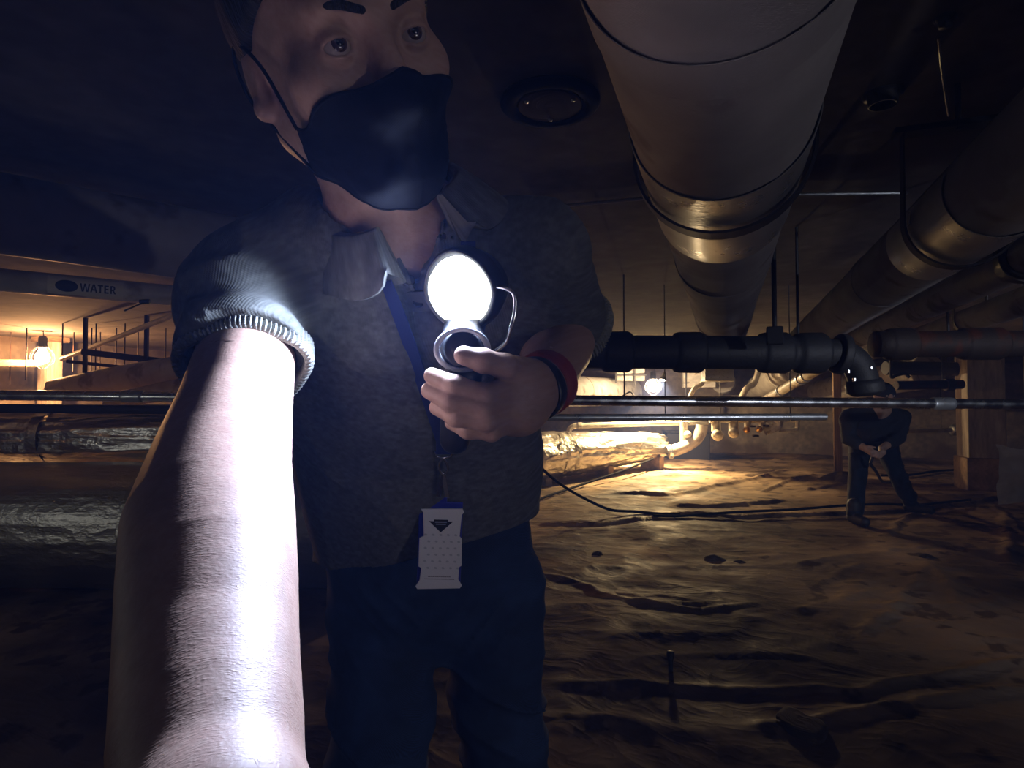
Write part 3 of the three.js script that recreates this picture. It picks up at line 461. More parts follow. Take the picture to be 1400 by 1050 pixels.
// ------------------------------------------------------------------ lamps: bulb, socket, wire guard and cord; a point light in the bulb
function workLamp(label, p, L, mat, r) {
  const t = thing('work_lamp', label, 'lamp', null, p.clone()), up = V(0, 1, 0);
  mesh('bulb', turned(p.clone().addScaledVector(up, r * 1.6), p.clone().addScaledVector(up, -2), [[0, r * 0.45], [r * 0.5, r * 0.5], [r * 1.1, r * 0.86], [r * 1.6, r], [r * 2.1, r * 0.86], [r * 2.5, r * 0.45], [r * 2.62, 0.001]], 24), mat, t);
  mesh('socket', turned(p.clone().addScaledVector(up, r * 3.2), p, [[0, 0.001], [0, r * 0.4], [r * 0.2, r * 0.55], [r * 1.6, r * 0.6], [r * 1.7, r * 0.5], [r * 1.7, 0.001]], 20), M.rubber, t);
  const g = []; for (let k = 0; k < 6; k++) { const a = k / 6 * Math.PI * 2, c = Math.cos(a), s = Math.sin(a); g.push(sw([V(p.x + c * r * 0.6, p.y + r * 1.7, p.z + s * r * 0.6), V(p.x + c * r * 1.5, p.y + r * 0.6, p.z + s * r * 1.5), V(p.x + c * r * 1.5, p.y - r * 0.6, p.z + s * r * 1.5), V(p.x + c * r * 0.3, p.y - r * 1.7, p.z + s * r * 0.3)], 0.0016, 5)); }
  mesh('wire_guard', g, M.chrome, t); mesh('cord', sw([p.clone().addScaledVector(up, r * 3.1), V(p.x + 0.02, (p.y + CEIL) / 2, p.z), V(p.x, CEIL, p.z)], 0.005), M.rubber, t);
  const l = new THREE.PointLight(L.color, L.power, 0, 2); l.position.set(0, 0, 0); l.castShadow = true; l.shadow.radius = 1.5; l.name = 'bulb_light'; t.add(l);
}
workLamp('glowing warm bulb hanging before the lit wall at far left', at(58, 489, 6.3), LEFT_BULB, M.bulbWarm, 0.07);
workLamp('glowing bulb hanging far off at centre, above the pool of light', at(893, 529, 10.4), FAR_BULB, M.bulbFar, 0.085);
workLamp('unseen cool lamp near the ground behind the camera, placed to light the pipes overhead', rf(3.2, -0.6, 0.42), UNSEEN_REAR_LAMP, M.bulbFar, 0.04);
function placedLamp(label, p, q, L, ang, k, mat) {       // lamp placed for its light: housing, lens and cord; the beam leaves the lens
  const d = q.clone().sub(p).normalize(), t = thing('placed_lamp', label, 'lamp', null, p.clone()), b = p.clone().addScaledVector(d, -0.12 * k), e = p.clone().addScaledVector(d, 1);
  mesh('lamp_housing', turned(b, e, [[0, 0.001], [0, 0.022], [0.05, 0.026], [0.085, 0.045], [0.12, 0.05], [0.122, 0.046], [0.112, 0.042], [0.112, 0.001]].map(([x, y]) => [x * k, y * k]), 36), M.blackPlastic, t);
  mesh('lamp_lens', turned(b.clone().addScaledVector(d, 0.113 * k), e, [[0, 0.001], [0, 0.041], [0.004, 0.04], [0.006, 0.001]].map(([x, y]) => [x * k, y * k]), 32), mat, t);
  mesh('cord', sw([b.clone(), b.clone().add(V(0, 0.06, 0.02)), V(b.x, CEIL, b.z + 0.03)], 0.005), M.rubber, t);
  const l = new THREE.SpotLight(L.color, L.power, 0, ang, 0.9, 2); l.position.copy(d.clone().multiplyScalar(0.012)); l.target.position.copy(d); l.castShadow = true; l.shadow.radius = 2; l.name = 'placed_lamp_light'; t.add(l); t.add(l.target);
}
placedLamp('unseen cool spot lamp behind the camera at right, placed to light the conduit and pier', V(3.2, 1.42, 2), V(2.0, 1.15, -4.2), UNSEEN_REAR_SPOT, 0.36, 1, M.bulbFar);
placedLamp('small added lamp beside the far bulb, brightening the pool of light below', at(906, 520, 10.0), at(879, 646, 9.45), ADDED_POOL_LAMP, 1.12, 1.2, M.bulbFar);
workLamp('unseen cool lamp left of the picture, placed to light the foil ducts', V(-3.54, 0.95, -1.5), UNSEEN_SIDE_LAMP, M.bulbFar, 0.04);

// ------------------------------------------------------------------ far middle
const golden = wrapDuct('foil wrapped duct on the ground at centre, lit golden by the far bulb', at(640, 633, 7.4), at(903, 608.5, 10.15), 0.385, 0.2, M.foil, [0.36, 0.42], 0.05);
for (const k of [0.3, 0.62, 0.94]) { const p = at(640, 633, 7.4).lerp(at(903, 608.5, 10.15), k), R = lerp(0.385, 0.2, k); mesh('timber_sleeper', boxGeo(V(p.x, (p.y - R * 0.8 - 0.06) / 2, p.z), 0.4, p.y - R * 0.8 + 0.06, 0.12, -0.9, 0.008), M.wood, golden); }
{ // yellowed pipe with a drop at each end
  const t = thing('gas_pipe', 'yellowed pipe with a down-turned end behind the golden duct', 'pipe', null, at(780, 582, 9.6)), p = (x, y) => at(x, y, 10);
  mesh('pipe_run', sw([p(778, 622), p(778, 596), p(779, 586), p(786, 582.5), p(800, 582), p(860, 580), p(968, 577)], 0.045, 14, false, 90), M.whitePipe, t); mesh('elbow_fitting', [ringGeo(p(790, 582.4), p(796, 582.2), 0.044, 0.014), ringGeo(p(778, 600), p(778, 595), 0.044, 0.014)], M.whitePipe, t);
  const t2 = thing('bent_pipe', 'grey bent pipe rising from the ground under the far bulb', 'pipe', null, at(940, 600, 9.9)), q = (x, y) => at(x, y, 9.9);
  mesh('pipe_bend', sw([q(912, 618), q(921, 616), q(937, 610), q(952, 600), q(959, 588), q(960, 581)], 0.1, 18, false, 40), M.jacketGrey, t2); mesh('pipe_end', turned(q(919, 617), q(913, 618), [[0, 0.1], [0.01, 0.115], [0.06, 0.115], [0.07, 0.09], [0.07, 0.001]], 24), M.galv, t2);
  const t3 = t; mesh('pipe_drop', pipeGeo(at(935, 576, 9.95), at(935, 604, 9.95), 0.065, 18), M.whitePipe, t3); mesh('end_cap', turned(at(940, 594, 9.92), at(943, 595, 9.3), [[0, 0.001], [0, 0.06], [0.06, 0.062], [0.1, 0.04], [0.11, 0.001]], 20), M.whitePipe, t3);
  const bx = thing('equipment_box', 'low dark metal box on the ground beside the golden duct', 'box', null, at(930, 612, 10.6)); mesh('box_body', boxGeo(onFloor(938, 628).setY(0.26), 0.8, 0.52, 0.5, -0.1, 0.02), M.iron, bx); mesh('box_lid', boxGeo(onFloor(938, 628).setY(0.535), 0.84, 0.03, 0.54, -0.1, 0.01), M.iron, bx);
}
{ // valve manifold: drops with domed caps
  const D = 9.2, t = thing('pipe_manifold', 'row of pale pipe drops with round caps at centre, beyond the ground sheet', 'manifold', null, at(1030, 580, D)), dome = (x, y, r, m, name) => mesh(name, turned(at(x, y, D + 0.25), at(x, y, D - 1).add(V(0, 0, 0)), [[0, 0.001], [0, r * 0.9], [0.16, r * 0.9], [0.165, r], [0.26, r], [0.3, r * 0.86], [0.33, r * 0.5], [0.34, 0.001]], 24), m, t);
  mesh('header_pipe', pipeGeo(at(970, 574, D + 0.1), at(1092, 573, D + 0.1), 0.05, 18), M.whitePipe, t);
  for (const [x, y0, r] of [[979, 590, 0.07], [1003, 588, 0.075], [1022, 584, 0.05], [1042, 582, 0.05]]) mesh('drop_pipe', pipeGeo(at(x, 572, D + 0.1), at(x, y0, D + 0.1), r, 18), M.whitePipe, t);
  dome(981, 595, 0.088, M.whitePipe, 'end_cap'); dome(1003, 592, 0.08, M.whitePipe, 'end_cap'); dome(1021, 588, 0.052, M.brass, 'brass_valve'); dome(1038, 587, 0.05, M.brass, 'brass_valve');
  for (const [x, y] of [[1029, 583], [1047, 582], [1033, 596]]) mesh('valve_handle', boxGeo(at(x, y, D - 0.05), 0.09, 0.03, 0.04), M.rusty, t);
  mesh('elbow_pipe', sw([at(1046, 589, D), at(1055, 586, D), at(1063, 582, D), at(1065, 571, D)], 0.07, 16, false, 30), M.whitePipe, t);
  mesh('loop_pipe', sw([at(1066, 588, D), at(1084, 588, D), at(1089.5, 586, D), at(1090, 580, D), at(1090, 571, D)], 0.032, 12, false, 40), M.whitePipe, t);
  const b = onFloor(1035, 617); for (const x of [985, 1080]) { const q = at(x, 575, D + 0.1); mesh('hanger_rod', pipeGeo(V(q.x, q.y, q.z), V(q.x, CEIL, q.z), 0.008, 8), M.iron, t); }
  const dark_form = mesh('low_shade_form', [pipeGeo(V(b.x - 0.65, 0.17, b.z - 0.2), V(b.x + 0.75, 0.17, b.z - 0.35), 0.17, 28, 0.03)], M.cable, scene); tag(dark_form, 'added dark form standing in for shade under the pale pipe manifold', 'dark_form');  // added dark form in place of the shade under the manifold
  const wl = mesh('pale_wire', sw([at(1092, 574, D), at(1108, 573, D)], 0.012), M.chrome, scene); tag(wl, 'short bright pipe stub right of the pipe manifold', 'pipe');
}
{ // white ducts and panels hung under the slab in the far light
  const mk = (name, label, a, b, r, mat, cat = 'duct') => { const t = thing(name, label, cat, null, a.clone()); mesh('jacket', pipeGeo(a, b, r, 40, 0.02), mat, t); const d = b.clone().sub(a).normalize(), L = a.distanceTo(b); for (const k of [0.25, 0.6]) { const p = a.clone().addScaledVector(d, L * k); mesh('duct_band', ringGeo(p.clone().addScaledVector(d, -0.02), p.clone().addScaledVector(d, 0.02), r, 0.006, 40), M.jacketGrey, t); } const p = a.clone().lerp(b, 0.5); mesh('hanger_rod', pipeGeo(V(p.x, CEIL, p.z), V(p.x, p.y + r * 0.9, p.z), 0.008, 8), M.iron, t); };
  mk('insulated_duct', 'fat pale duct under the slab at centre right, before the slanting white pipe', at(1086, 504, 9.6), at(1030, 534, 12.6), 0.24, M.jacketGrey);
  mk('insulated_duct', 'pale duct seen end-on in the far light right of the far bulb', at(988, 521, 12.3), at(990, 524, 12.9), 0.24, M.jacket);
  mk('insulated_duct', 'long pale duct far back, left of the far bulb beside the elbow', at(640, 533, 8.2), at(862, 536, 12.5), 0.27, M.jacket);
  mk('insulated_duct', 'pale duct behind the bent worker, running under the slab', at(1270, 508, 8.4), at(1120, 536, 12.1), 0.24, M.jacketGrey);
  const s = thing('slanting_pipe', 'white pipe with dark joints slanting up to the black drain elbow', 'pipe', null, at(1050, 545, 9)), a = at(1046, 547, 9), b = at(1165, 478, 6), L = a.distanceTo(b), d = b.clone().sub(a).normalize();
  mesh('pipe_run', pipeGeo(a, b, 0.062, 24), M.whitePipe, s); for (const k of [0.24, 0.5, 0.56]) mesh('pipe_joint', ringGeo(a.clone().addScaledVector(d, L * k), a.clone().addScaledVector(d, L * k + 0.07), 0.061, 0.014), M.galv, s);
  const jb = thing('junction_box', 'grey box hung under the slab right of the far bulb', 'box', null, at(980, 508, 8.6)); mesh('box_body', boxGeo(at(981, 509, 8.6), 0.4, 0.27, 0.2, 0.1, 0.015), M.galv, jb); mesh('box_cover', boxGeo(at(981, 509, 8.49), 0.37, 0.24, 0.02, 0.1, 0.006), M.galv, jb); mesh('hanger_rod', pipeGeo(at(981, 505, 8.6).setY(CEIL), at(981, 500, 8.6), 0.01, 8), M.iron, jb);
  const pb = thing('insulation_board', 'bright white board under the slab just left of the far bulb', 'board', null, at(862, 512, 11.4)); mesh('board_panel', boxGeo(at(862, 512, 11.4), 0.56, 0.24, 0.05, 0.2), M.jacket, pb); mesh('board_frame', [barGeo(at(842, 504, 11.3), at(842, 524, 11.3), 0.025, 0.025), barGeo(at(868, 504, 11.3), at(868, 528, 11.3), 0.025, 0.025), barGeo(at(842, 513, 11.3), at(884, 513, 11.3), 0.025, 0.025), pipeGeo(at(862, 506, 11.4).setY(CEIL), at(862, 506, 11.4), 0.01, 8)], M.iron, pb);
  const wb = thing('insulation_board', 'white boxed-in panel right of the far bulb under the slab', 'board', null, at(955, 518, 11.8)); mesh('board_panel', boxGeo(at(955, 519, 11.6), 0.6, 0.32, 0.3, -0.15, 0.02), M.jacket, wb); mesh('board_frame', pipeGeo(at(938, 508, 11.5), at(938, 546, 11.5), 0.02, 10), M.iron, wb); mesh('hanger_rod', pipeGeo(at(958, 510, 11.8).setY(CEIL), at(958, 509, 11.8), 0.01, 8), M.iron, wb);
  for (const [i, [x, lab]] of [[1017, 'small white pipe bend left of the slanting white pipe'], [946, 'small white pipe bend below the white boxed-in panel']].entries()) { const q = mesh('pipe_bend', sw([at(x - 6, 550, 10), at(x - 3, 543, 10), at(x + 3, 532, 10), at(x + 14, 524, 10.2), at(x + 20, 505, 10.4), at(x + 21, 498, 10.5).setY(CEIL)], 0.05 - i * 0.012, 14, false, 30), M.whitePipe, scene); tag(q, lab, 'pipe'); }
  const ww = mesh('cable_loop', sw([at(845, 548, 9.6), at(852, 541, 9.5), at(862, 536, 9.5), at(866, 541, 9.5), at(858, 547, 9.6)], 0.012), M.rubber, scene); tag(ww, 'small dark cable loop on the pale duct left of the far bulb', 'cable');
}
{ // right: post, pier, pipes, sheet
  const p = onFloor(1146, 655), po = thing('timber_post', 'slim brown post left of the bent worker', 'post', null, V(p.x, 0, p.z)); mesh('post_shaft', boxGeo(V(p.x, CEIL / 2 - 0.102, p.z), 0.1, CEIL + 0.2, 0.1, -TH), M.wood, po);
  const mound = mesh('dirt_mound', turned(V(p.x - 0.05, -0.04, p.z + 0.2), V(p.x - 0.05, 1, p.z + 0.2), [[0, 0.36], [0.05, 0.3], [0.12, 0.2], [0.17, 0.09], [0.18, 0.001]], 36, (s, a, r) => r * 0.35 * n3(Math.cos(a) * 2, s * 9, Math.sin(a) * 2)), M.dirt, scene); tag(mound, 'small dirt mound heaped round the slim brown post', 'mound');
  const q = onFloor(1369, 674), pi = thing('concrete_pier', 'square concrete pier at the right edge', 'pillar', null, V(q.x, 0, q.z - 0.3)); mesh('pier_shaft', boxGeo(V(q.x, CEIL / 2 - 0.103, q.z - 0.3), 0.4, CEIL + 0.2, 0.42, -TH, 0.015), M.pier, pi); mesh('pier_footing', boxGeo(V(q.x, 0.16, q.z - 0.3), 0.46, 0.5, 0.48, -TH, 0.02), M.wood, pi);
  // clear plastic hanging on the pier
  const n = 30, pos = [], uv = [], idx = []; for (let j = 0; j <= n; j++) for (let i = 0; i <= n; i++) { const s = i / n, v = j / n, a = at(lerp(1362, 1470, s), 613 + 8 * n3(s * 3, 1, 1), 6.02 - 0.05 * s), b = onFloor(lerp(1366, 1470, s), 690 - s * 12, 0.05), c = a.clone().lerp(b, v); c.z += 0.05 * n3(s * 5, v * 4, 3) + 0.03 * n3(s * 11, v * 9, 7); pos.push(c.x, c.y, c.z); uv.push(s * 0.8, v * 0.6); if (i < n && j < n) { const k = j * (n + 1) + i; idx.push(k, k + n + 1, k + 1, k + 1, k + n + 1, k + n + 2); } }
  const g = new THREE.BufferGeometry(); g.setAttribute('position', new THREE.Float32BufferAttribute(pos, 3)); g.setAttribute('uv', new THREE.Float32BufferAttribute(uv, 2)); g.setIndex(idx); g.computeVertexNormals(); tag(mesh('plastic_sheet', g, M.clearSheet, scene), 'clear plastic sheet hanging against the foot of the concrete pier', 'sheet');
  const mk = (label, a, b, r, m) => { const t = thing('utility_pipe', label, 'pipe', null, a.clone()); mesh('pipe_run', pipeGeo(a, b, r, 18), m, t); const p2 = a.clone().lerp(b, 0.7); mesh('hanger_rod', pipeGeo(V(p2.x, CEIL, p2.z), p2, 0.006, 8), M.iron, t); return t; };
  const yp = mk('yellowish pipe at right behind the conduit, pointing at the pier', at(1205, 590, 9.5), at(1322, 587.5, 9.5), 0.035, M.whitePipe);
  mesh('pipe_coupling', turned(at(1300, 588, 9.5), at(1316, 588, 9.5), [[0, 0.036], [0, 0.06], [0.03, 0.09], [0.13, 0.09], [0.16, 0.06], [0.16, 0.036]], 24), M.galv, yp);
  const k = mk('rusty pipe just above the conduit, left of the pier', at(1225, 527, 7.4), at(1316, 525.5, 7.4), 0.055, M.rusty); mesh('pipe_coupling', ringGeo(at(1292, 526, 7.4), at(1303, 526, 7.4), 0.055, 0.02), M.rusty, k);
  mk('dark pipe high behind the worker, under the rust brown drain', at(1210, 503, 7.8), at(1330, 505, 7.8), 0.09, M.iron);
  const hk = mesh('pipe_hook', sw([at(1218, 500, 7.3).setY(CEIL), at(1218, 500, 7.3), at(1219, 516, 7.3), at(1226, 513, 7.3), at(1238, 511, 7.3), at(1243, 516, 7.3)], 0.02), M.iron, scene); tag(hk, 'dark bent hook above the worker, hanging from the slab', 'hook');
}
// ------------------------------------------------------------------ on the ground
function onG(x, y, lift) { const p = onFloor(x, y); return V(p.x, groundY(p.x, p.z) + lift, p.z); }
{
  const c = (pts, r, label) => tag(mesh('black_cable', sw(pts, r, 7, false, 90), M.cable, scene), label, 'cable');
  c([at(700, 596, 5.2), at(732, 632, 5.4), at(765, 661, 5.6), at(800, 682, 5.7), at(835, 697, 5.75), onG(868, 705, 0.02), onG(900, 707, 0.012), onG(930, 708, 0.012)], 0.014, 'black cable sagging from behind the large person down to the ground sheet');
  c([onG(715, 692, 0.02), onG(745, 682, 0.03), at(800, 661, 7.85), at(850, 644, 8.6), at(893, 627, 9.6)], 0.016, 'black cable running along the foot of the golden duct');
  c([onG(893, 712, 0.0), onG(925, 711, 0.014), onG(960, 710, 0.03), onG(1011, 709, 0.05), onG(1080, 706, 0.06), onG(1157, 702, 0.05), onG(1210, 699, 0.05), onG(1250, 697, 0.04), onG(1327, 689, 0.03)], 0.013, 'black cable lying across the ground behind the worker\'s boots');
  c([onG(1205, 652, 0.03), onG(1235, 652, 0.03), onG(1280, 647, 0.03), onG(1325, 643, 0.03)], 0.018, 'black cable on the ground between the worker and the pier');
  const s = onFloor(1095, 993), st = mesh('flat_stone', turned(V(s.x, groundY(s.x, s.z) - 0.02, s.z), V(s.x, 1, s.z), [[0, 0.09], [0.02, 0.095], [0.032, 0.088], [0.037, 0.07], [0.037, 0.001]], 40, (q, a, r) => r * (0.22 * n3(Math.cos(a) * 1.5, q * 5, Math.sin(a) * 1.5) - 0.25 * Math.abs(Math.sin(a)))), M.dirt, scene); tag(st, 'flat dark stone on the sheet at lower right', 'stone');
  const p = onFloor(917, 919), gy = groundY(p.x, p.z), pg = mesh('ground_peg', turned(V(p.x, gy - 0.03, p.z), V(p.x - 0.006, gy + 1, p.z), [[0, 0.001], [0, 0.009], [0.07, 0.01], [0.095, 0.016], [0.108, 0.014], [0.11, 0.001]], 16), M.iron, scene); tag(pg, 'small black peg sticking up through the ground sheet', 'peg');
  for (const [x, y, r, lab] of [[976, 762, 0.07, 'dark dirt clod on the sheet right of the jeans'], [1012, 766, 0.045, 'smaller dirt clod just right of the dark one'], [817, 757, 0.05, 'low dirt clod nearest the jeans'], [1265, 762, 0.06, 'dirt clod on the sheet below the worker\'s outer boot']]) { const q = onFloor(x, y), g2 = groundY(q.x, q.z); tag(mesh('dirt_clod', turned(V(q.x, g2 - 0.02, q.z), V(q.x, 2, q.z), [[0, r * 1.2], [r * 0.3, r], [r * 0.6, r * 0.6], [r * 0.75, 0.001]], 24, (s2, a, rr) => rr * 0.5 * n3(Math.cos(a) * 2 + x, s2 * 20, Math.sin(a) * 2)), M.dirt, scene), lab, 'clod'); }
}
// ------------------------------------------------------------------ the large person in front
{
  const P = (x, y, d) => at(x, y, d);
  // head frame
  const HC = P(472, 80, 0.52), HR = new THREE.Matrix4().makeRotationFromEuler(new THREE.Euler(0.4, 0.63, 0.44, 'YXZ')), HI = HR.clone().transpose(), he = HI.elements;
  const hw = (x, y, z) => V(x, y, z).applyMatrix4(HR).add(HC);
  const toHead = (f) => (x, y, z) => { x -= HC.x; y -= HC.y; z -= HC.z; return f(he[0] * x + he[4] * y + he[8] * z, he[1] * x + he[5] * y + he[9] * z, he[2] * x + he[6] * y + he[10] * z); };
  const S = (c, r) => cone(V(...c), V(c[0] + 1e-5, c[1], c[2]), r, r), C = (a, b, r1, r2) => cone(V(...a), V(...b), r1, r2);
  const skull = blend([ell(0, 0.04, -0.012, 0.077, 0.086, 0.098), ell(0, -0.03, 0.025, 0.06, 0.075, 0.062), C([-0.052, -0.05, -0.005], [-0.018, -0.088, 0.062], 0.021, 0.019), C([0.052, -0.05, -0.005], [0.018, -0.088, 0.062], 0.021, 0.019), S([0, -0.09, 0.066], 0.021)], 0.03);
  const face2 = blend([S([-0.043, -0.014, 0.058], 0.023), S([0.043, -0.014, 0.058], 0.023), C([-0.034, 0.034, 0.074], [-0.008, 0.03, 0.083], 0.012, 0.011), C([0.034, 0.034, 0.074], [0.008, 0.03, 0.083], 0.012, 0.011)], 0.01);
  const nose = blend([C([0, 0.014, 0.085], [0, -0.028, 0.106], 0.009, 0.0125), S([-0.0125, -0.033, 0.094], 0.0085), S([0.0125, -0.033, 0.094], 0.0085)], 0.008), lips = blend([C([-0.02, -0.06, 0.081], [0, -0.058, 0.089], 0.004, 0.0065), C([0.02, -0.06, 0.081], [0, -0.058, 0.089], 0.004, 0.0065), C([-0.016, -0.067, 0.081], [0, -0.068, 0.087], 0.004, 0.0075), C([0.016, -0.067, 0.081], [0, -0.068, 0.087], 0.004, 0.0075)], 0.006);
  const EY = [[-0.0315, 0.009, 0.0735], [0.0315, 0.009, 0.0735]], sock = EY.map((e) => S([e[0], e[1] + 0.002, 0.096], 0.016)), lid = EY.map((e) => S(e, 0.0142)), slit = EY.map((e) => ell(e[0], e[1] - 0.0005, e[2] + 0.014, 0.0125, 0.0052, 0.014));
  const earS = [-1, 1].map((s) => { const o = ell(s * 0.076, -0.006, -0.016, 0.007, 0.027, 0.016), i = ell(s * 0.088, 0.002, -0.008, 0.006, 0.019, 0.01), l = S([s * 0.077, -0.028, -0.006], 0.009); return (x, y, z) => smax(smin(o(x, y, z), l(x, y, z), 0.01), -i(x, y, z), 0.006); });
  const headL = (x, y, z) => {
    let d = smin(skull(x, y, z), face2(x, y, z), 0.018);
    if (z > 0.02) { d = smin(d, nose(x, y, z), 0.012); d = smin(d, lips(x, y, z), 0.008); for (let i = 0; i < 2; i++) { d = smax(d, -sock[i](x, y, z), 0.014); d = smin(d, lid[i](x, y, z), 0.004); d = smax(d, -slit[i](x, y, z), 0.0025); } }
    return smin(d, smin(earS[0](x, y, z), earS[1](x, y, z), 0.001), 0.008);
  };
  const headW = toHead(headL);
  // skeleton
  const NB = P(556, 318, 0.62), neckTop = hw(0, -0.055, -0.025), SR = P(344, 388, 0.60), SL = P(734, 350, 0.66), EL = P(778, 452, 0.83), WL = P(738, 528, 0.60);
  const HIPR = P(530, 800, 0.98), HIPL = P(668, 800, 1.0), KNR = P(517, 1030, 0.90), KNL = P(688, 1040, 0.99), side = SL.clone().sub(SR).normalize();
  const ANR = V(KNR.x - 0.02, 0.09, KNR.z - 0.16), ANL = V(KNL.x + 0.05, 0.09, KNL.z - 0.08);
  const armR = [[SR, 0.046], [P(337, 490, 0.545), 0.042], [P(322, 560, 0.475), 0.0425], [P(303, 640, 0.405), 0.0445], [P(290, 720, 0.345), 0.0455], [P(289, 800, 0.295), 0.0405], [P(288, 900, 0.252), 0.0355], [P(288, 1000, 0.215), 0.0318], [P(289, 1080, 0.192), 0.029], [P(292, 1180, 0.168), 0.0275]];
  const arms = blend([chain(armR), chain([[SL, 0.046], [EL, 0.041], [EL.clone().lerp(WL, 0.4), 0.04], [WL, 0.0285]])], 0.02);
  // left hand, closed round the torch grip
  const handParts = [[[P(722, 548, 0.572), 0.02], [P(700, 560, 0.55), 0.02]], [[WL, 0.027], [P(714, 545, 0.565), 0.022]]].map(chain);
  const palm = blend([...handParts, cone(P(704, 530, 0.553), P(706, 570, 0.56), 0.0155, 0.0145), cone(P(722, 522, 0.57), P(716, 566, 0.575), 0.0165, 0.0155), cone(P(722, 520, 0.565), P(702, 508, 0.54), 0.0165, 0.013)], 0.018);
  const fingers = [
    [[P(706, 526, 0.545), 0.0098], [P(662, 540, 0.504), 0.0092], [P(622, 527, 0.4965), 0.0083], [P(591, 514, 0.508), 0.0072]],
    [[P(708, 544, 0.55), 0.0102], [P(660, 558, 0.503), 0.0094], [P(616, 549, 0.4965), 0.0085], [P(587, 534, 0.511), 0.0073]],
    [[P(709, 560, 0.553), 0.0098], [P(664, 575, 0.506), 0.009], [P(624, 570, 0.501), 0.0081], [P(598, 557, 0.516), 0.0071]],
    [[P(710, 574, 0.562), 0.0088], [P(672, 590, 0.519), 0.0081], [P(640, 588, 0.514), 0.0073], [P(618, 578, 0.526), 0.0065]],
    [[P(714, 512, 0.553), 0.013], [P(690, 501, 0.522), 0.0108], [P(660, 493, 0.506), 0.0099], [P(634, 486, 0.503), 0.0082]],
  ];
  const fsd = fingers.map((f) => { const k = f.map(([p, r], i) => [p, r]), c = chain(k), kn = f.slice(1, 3).map(([p, r]) => cone(p, p.clone().add(V(1e-5, 0, 0)), r * 1.06, r * 1.06)); return (x, y, z) => smin(smin(c(x, y, z), kn[0](x, y, z), 0.004), kn[1](x, y, z), 0.004); });
  const handL = (x, y, z) => { let d = 1e9; for (const f of fsd) d = smin(d, f(x, y, z), 0.0022); return smin(palm(x, y, z), d, 0.007); };
  // right hand below the picture, fingers closed under the camera
  const hb = P(292, 1180, 0.168), hq = (x, y, z) => V(hb.x + x, hb.y + y, hb.z + z);
  const handR = blend([cone(hb, hq(0.02, -0.012, 0.04), 0.028, 0.02), cone(hq(0, -0.012, 0.055), hq(0.045, -0.018, 0.045), 0.017, 0.017), ...[0, 1, 2, 3].map((i) => chain([[hq(0.0 + i * 0.017, -0.012 - i * 0.002, 0.062 - i * 0.004), 0.0098], [hq(0.004 + i * 0.018, 0.0, 0.098 - i * 0.005), 0.0092], [hq(0.016 + i * 0.018, 0.02, 0.092 - i * 0.004), 0.0083], [hq(0.02 + i * 0.018, 0.028, 0.074 - i * 0.003), 0.0075]])), chain([[hq(0.045, -0.014, 0.03), 0.012], [hq(0.068, 0.0, 0.044), 0.0105], [hq(0.075, 0.014, 0.066), 0.009]])], 0.008);
  const neck = cone(NB, neckTop, 0.058, 0.053);
  const WST = P(588, 745, 0.93), trunk = loft([[NB.clone().add(V(0, -0.01, -0.01)), 0.1, 0.055], [P(558, 430, 0.70), 0.15, 0.085], [P(574, 580, 0.82), 0.145, 0.09], [WST, 0.125, 0.07], [P(596, 805, 0.99), 0.13, 0.075]], side);
  const legs = blend([chain([[HIPR, 0.085], [KNR, 0.056], [ANR, 0.04]]), chain([[HIPL, 0.085], [KNL, 0.056], [ANL, 0.04]])], 0.02);
  const bodyCore = (x, y, z) => smin(smin(trunk(x, y, z), legs(x, y, z), 0.04), smin(arms(x, y, z), neck(x, y, z), 0.03), 0.03);
  const body = (x, y, z) => { let d = smin(bodyCore(x, y, z), headW(x, y, z), 0.022); d = smin(d, handL(x, y, z), 0.008); return smin(d, handR(x, y, z), 0.01); };
  // uv: along and round the raised arm, plain metres elsewhere
  const ax = armR.map((a) => a[0]), acc = [0]; for (let i = 1; i < ax.length; i++) acc.push(acc[i - 1] + ax[i].distanceTo(ax[i - 1]));
  const uvBody = (x, y, z) => {
    let best = 1e9, s = 0, px = 0, py = 0; for (let i = 1; i < ax.length; i++) { const a = ax[i - 1], b = ax[i], bx = b.x - a.x, by = b.y - a.y, bz = b.z - a.z, t = clamp(((x - a.x) * bx + (y - a.y) * by + (z - a.z) * bz) / (bx * bx + by * by + bz * bz), 0, 1), qx = x - a.x - bx * t, qy = y - a.y - by * t, qz = z - a.z - bz * t, d = qx * qx + qy * qy + qz * qz; if (d < best) { best = d; s = lerp(acc[i - 1], acc[i], t); px = qx; py = qy + 0.45 * qz; } }
    return best < 0.0075 && s > 0.05 ? [Math.atan2(px, py) * 0.05, s] : [x + z * 0.5, y + z * 0.2];
  };
  const person = thing('person', 'large person in dark polo, black face mask and jeans, holding a lit torch', 'person', null, V(WST.x, 0, WST.z));
  const inBox = (lo, hi, f) => { const cx = (lo.x + hi.x) / 2, cy = (lo.y + hi.y) / 2, cz = (lo.z + hi.z) / 2, hx = (hi.x - lo.x) / 2, hy = (hi.y - lo.y) / 2, hz = (hi.z - lo.z) / 2; return (x, y, z) => Math.max(f(x, y, z), Math.abs(x - cx) - hx, Math.abs(y - cy) - hy, Math.abs(z - cz) - hz); };
  const arr = (v) => [v.x, v.y, v.z], bb = (pts, m) => { const b = new THREE.Box3().setFromPoints(pts).expandByScalar(m); return [b.min, b.max]; };
  const [hl, hh] = bb([HC, hw(0, -0.1, 0.08)], 0.135), [gl, gh] = bb([...fingers.flat().map((a) => a[0]), WL], 0.028);
  const [bl, bh] = bb([HC, NB, SR, SL, EL, hb, ANR, ANL, KNR, KNL, WST], 0.17);
  const bodyNoHH = (x, y, z) => body(x, y, z), outside = (l, h) => (x, y, z) => { const q = Math.max(l.x - x, x - h.x, l.y - y, y - h.y, l.z - z, z - h.z); return -q; };
  const notHead = outside(hl, hh), notHand = outside(gl, gh);
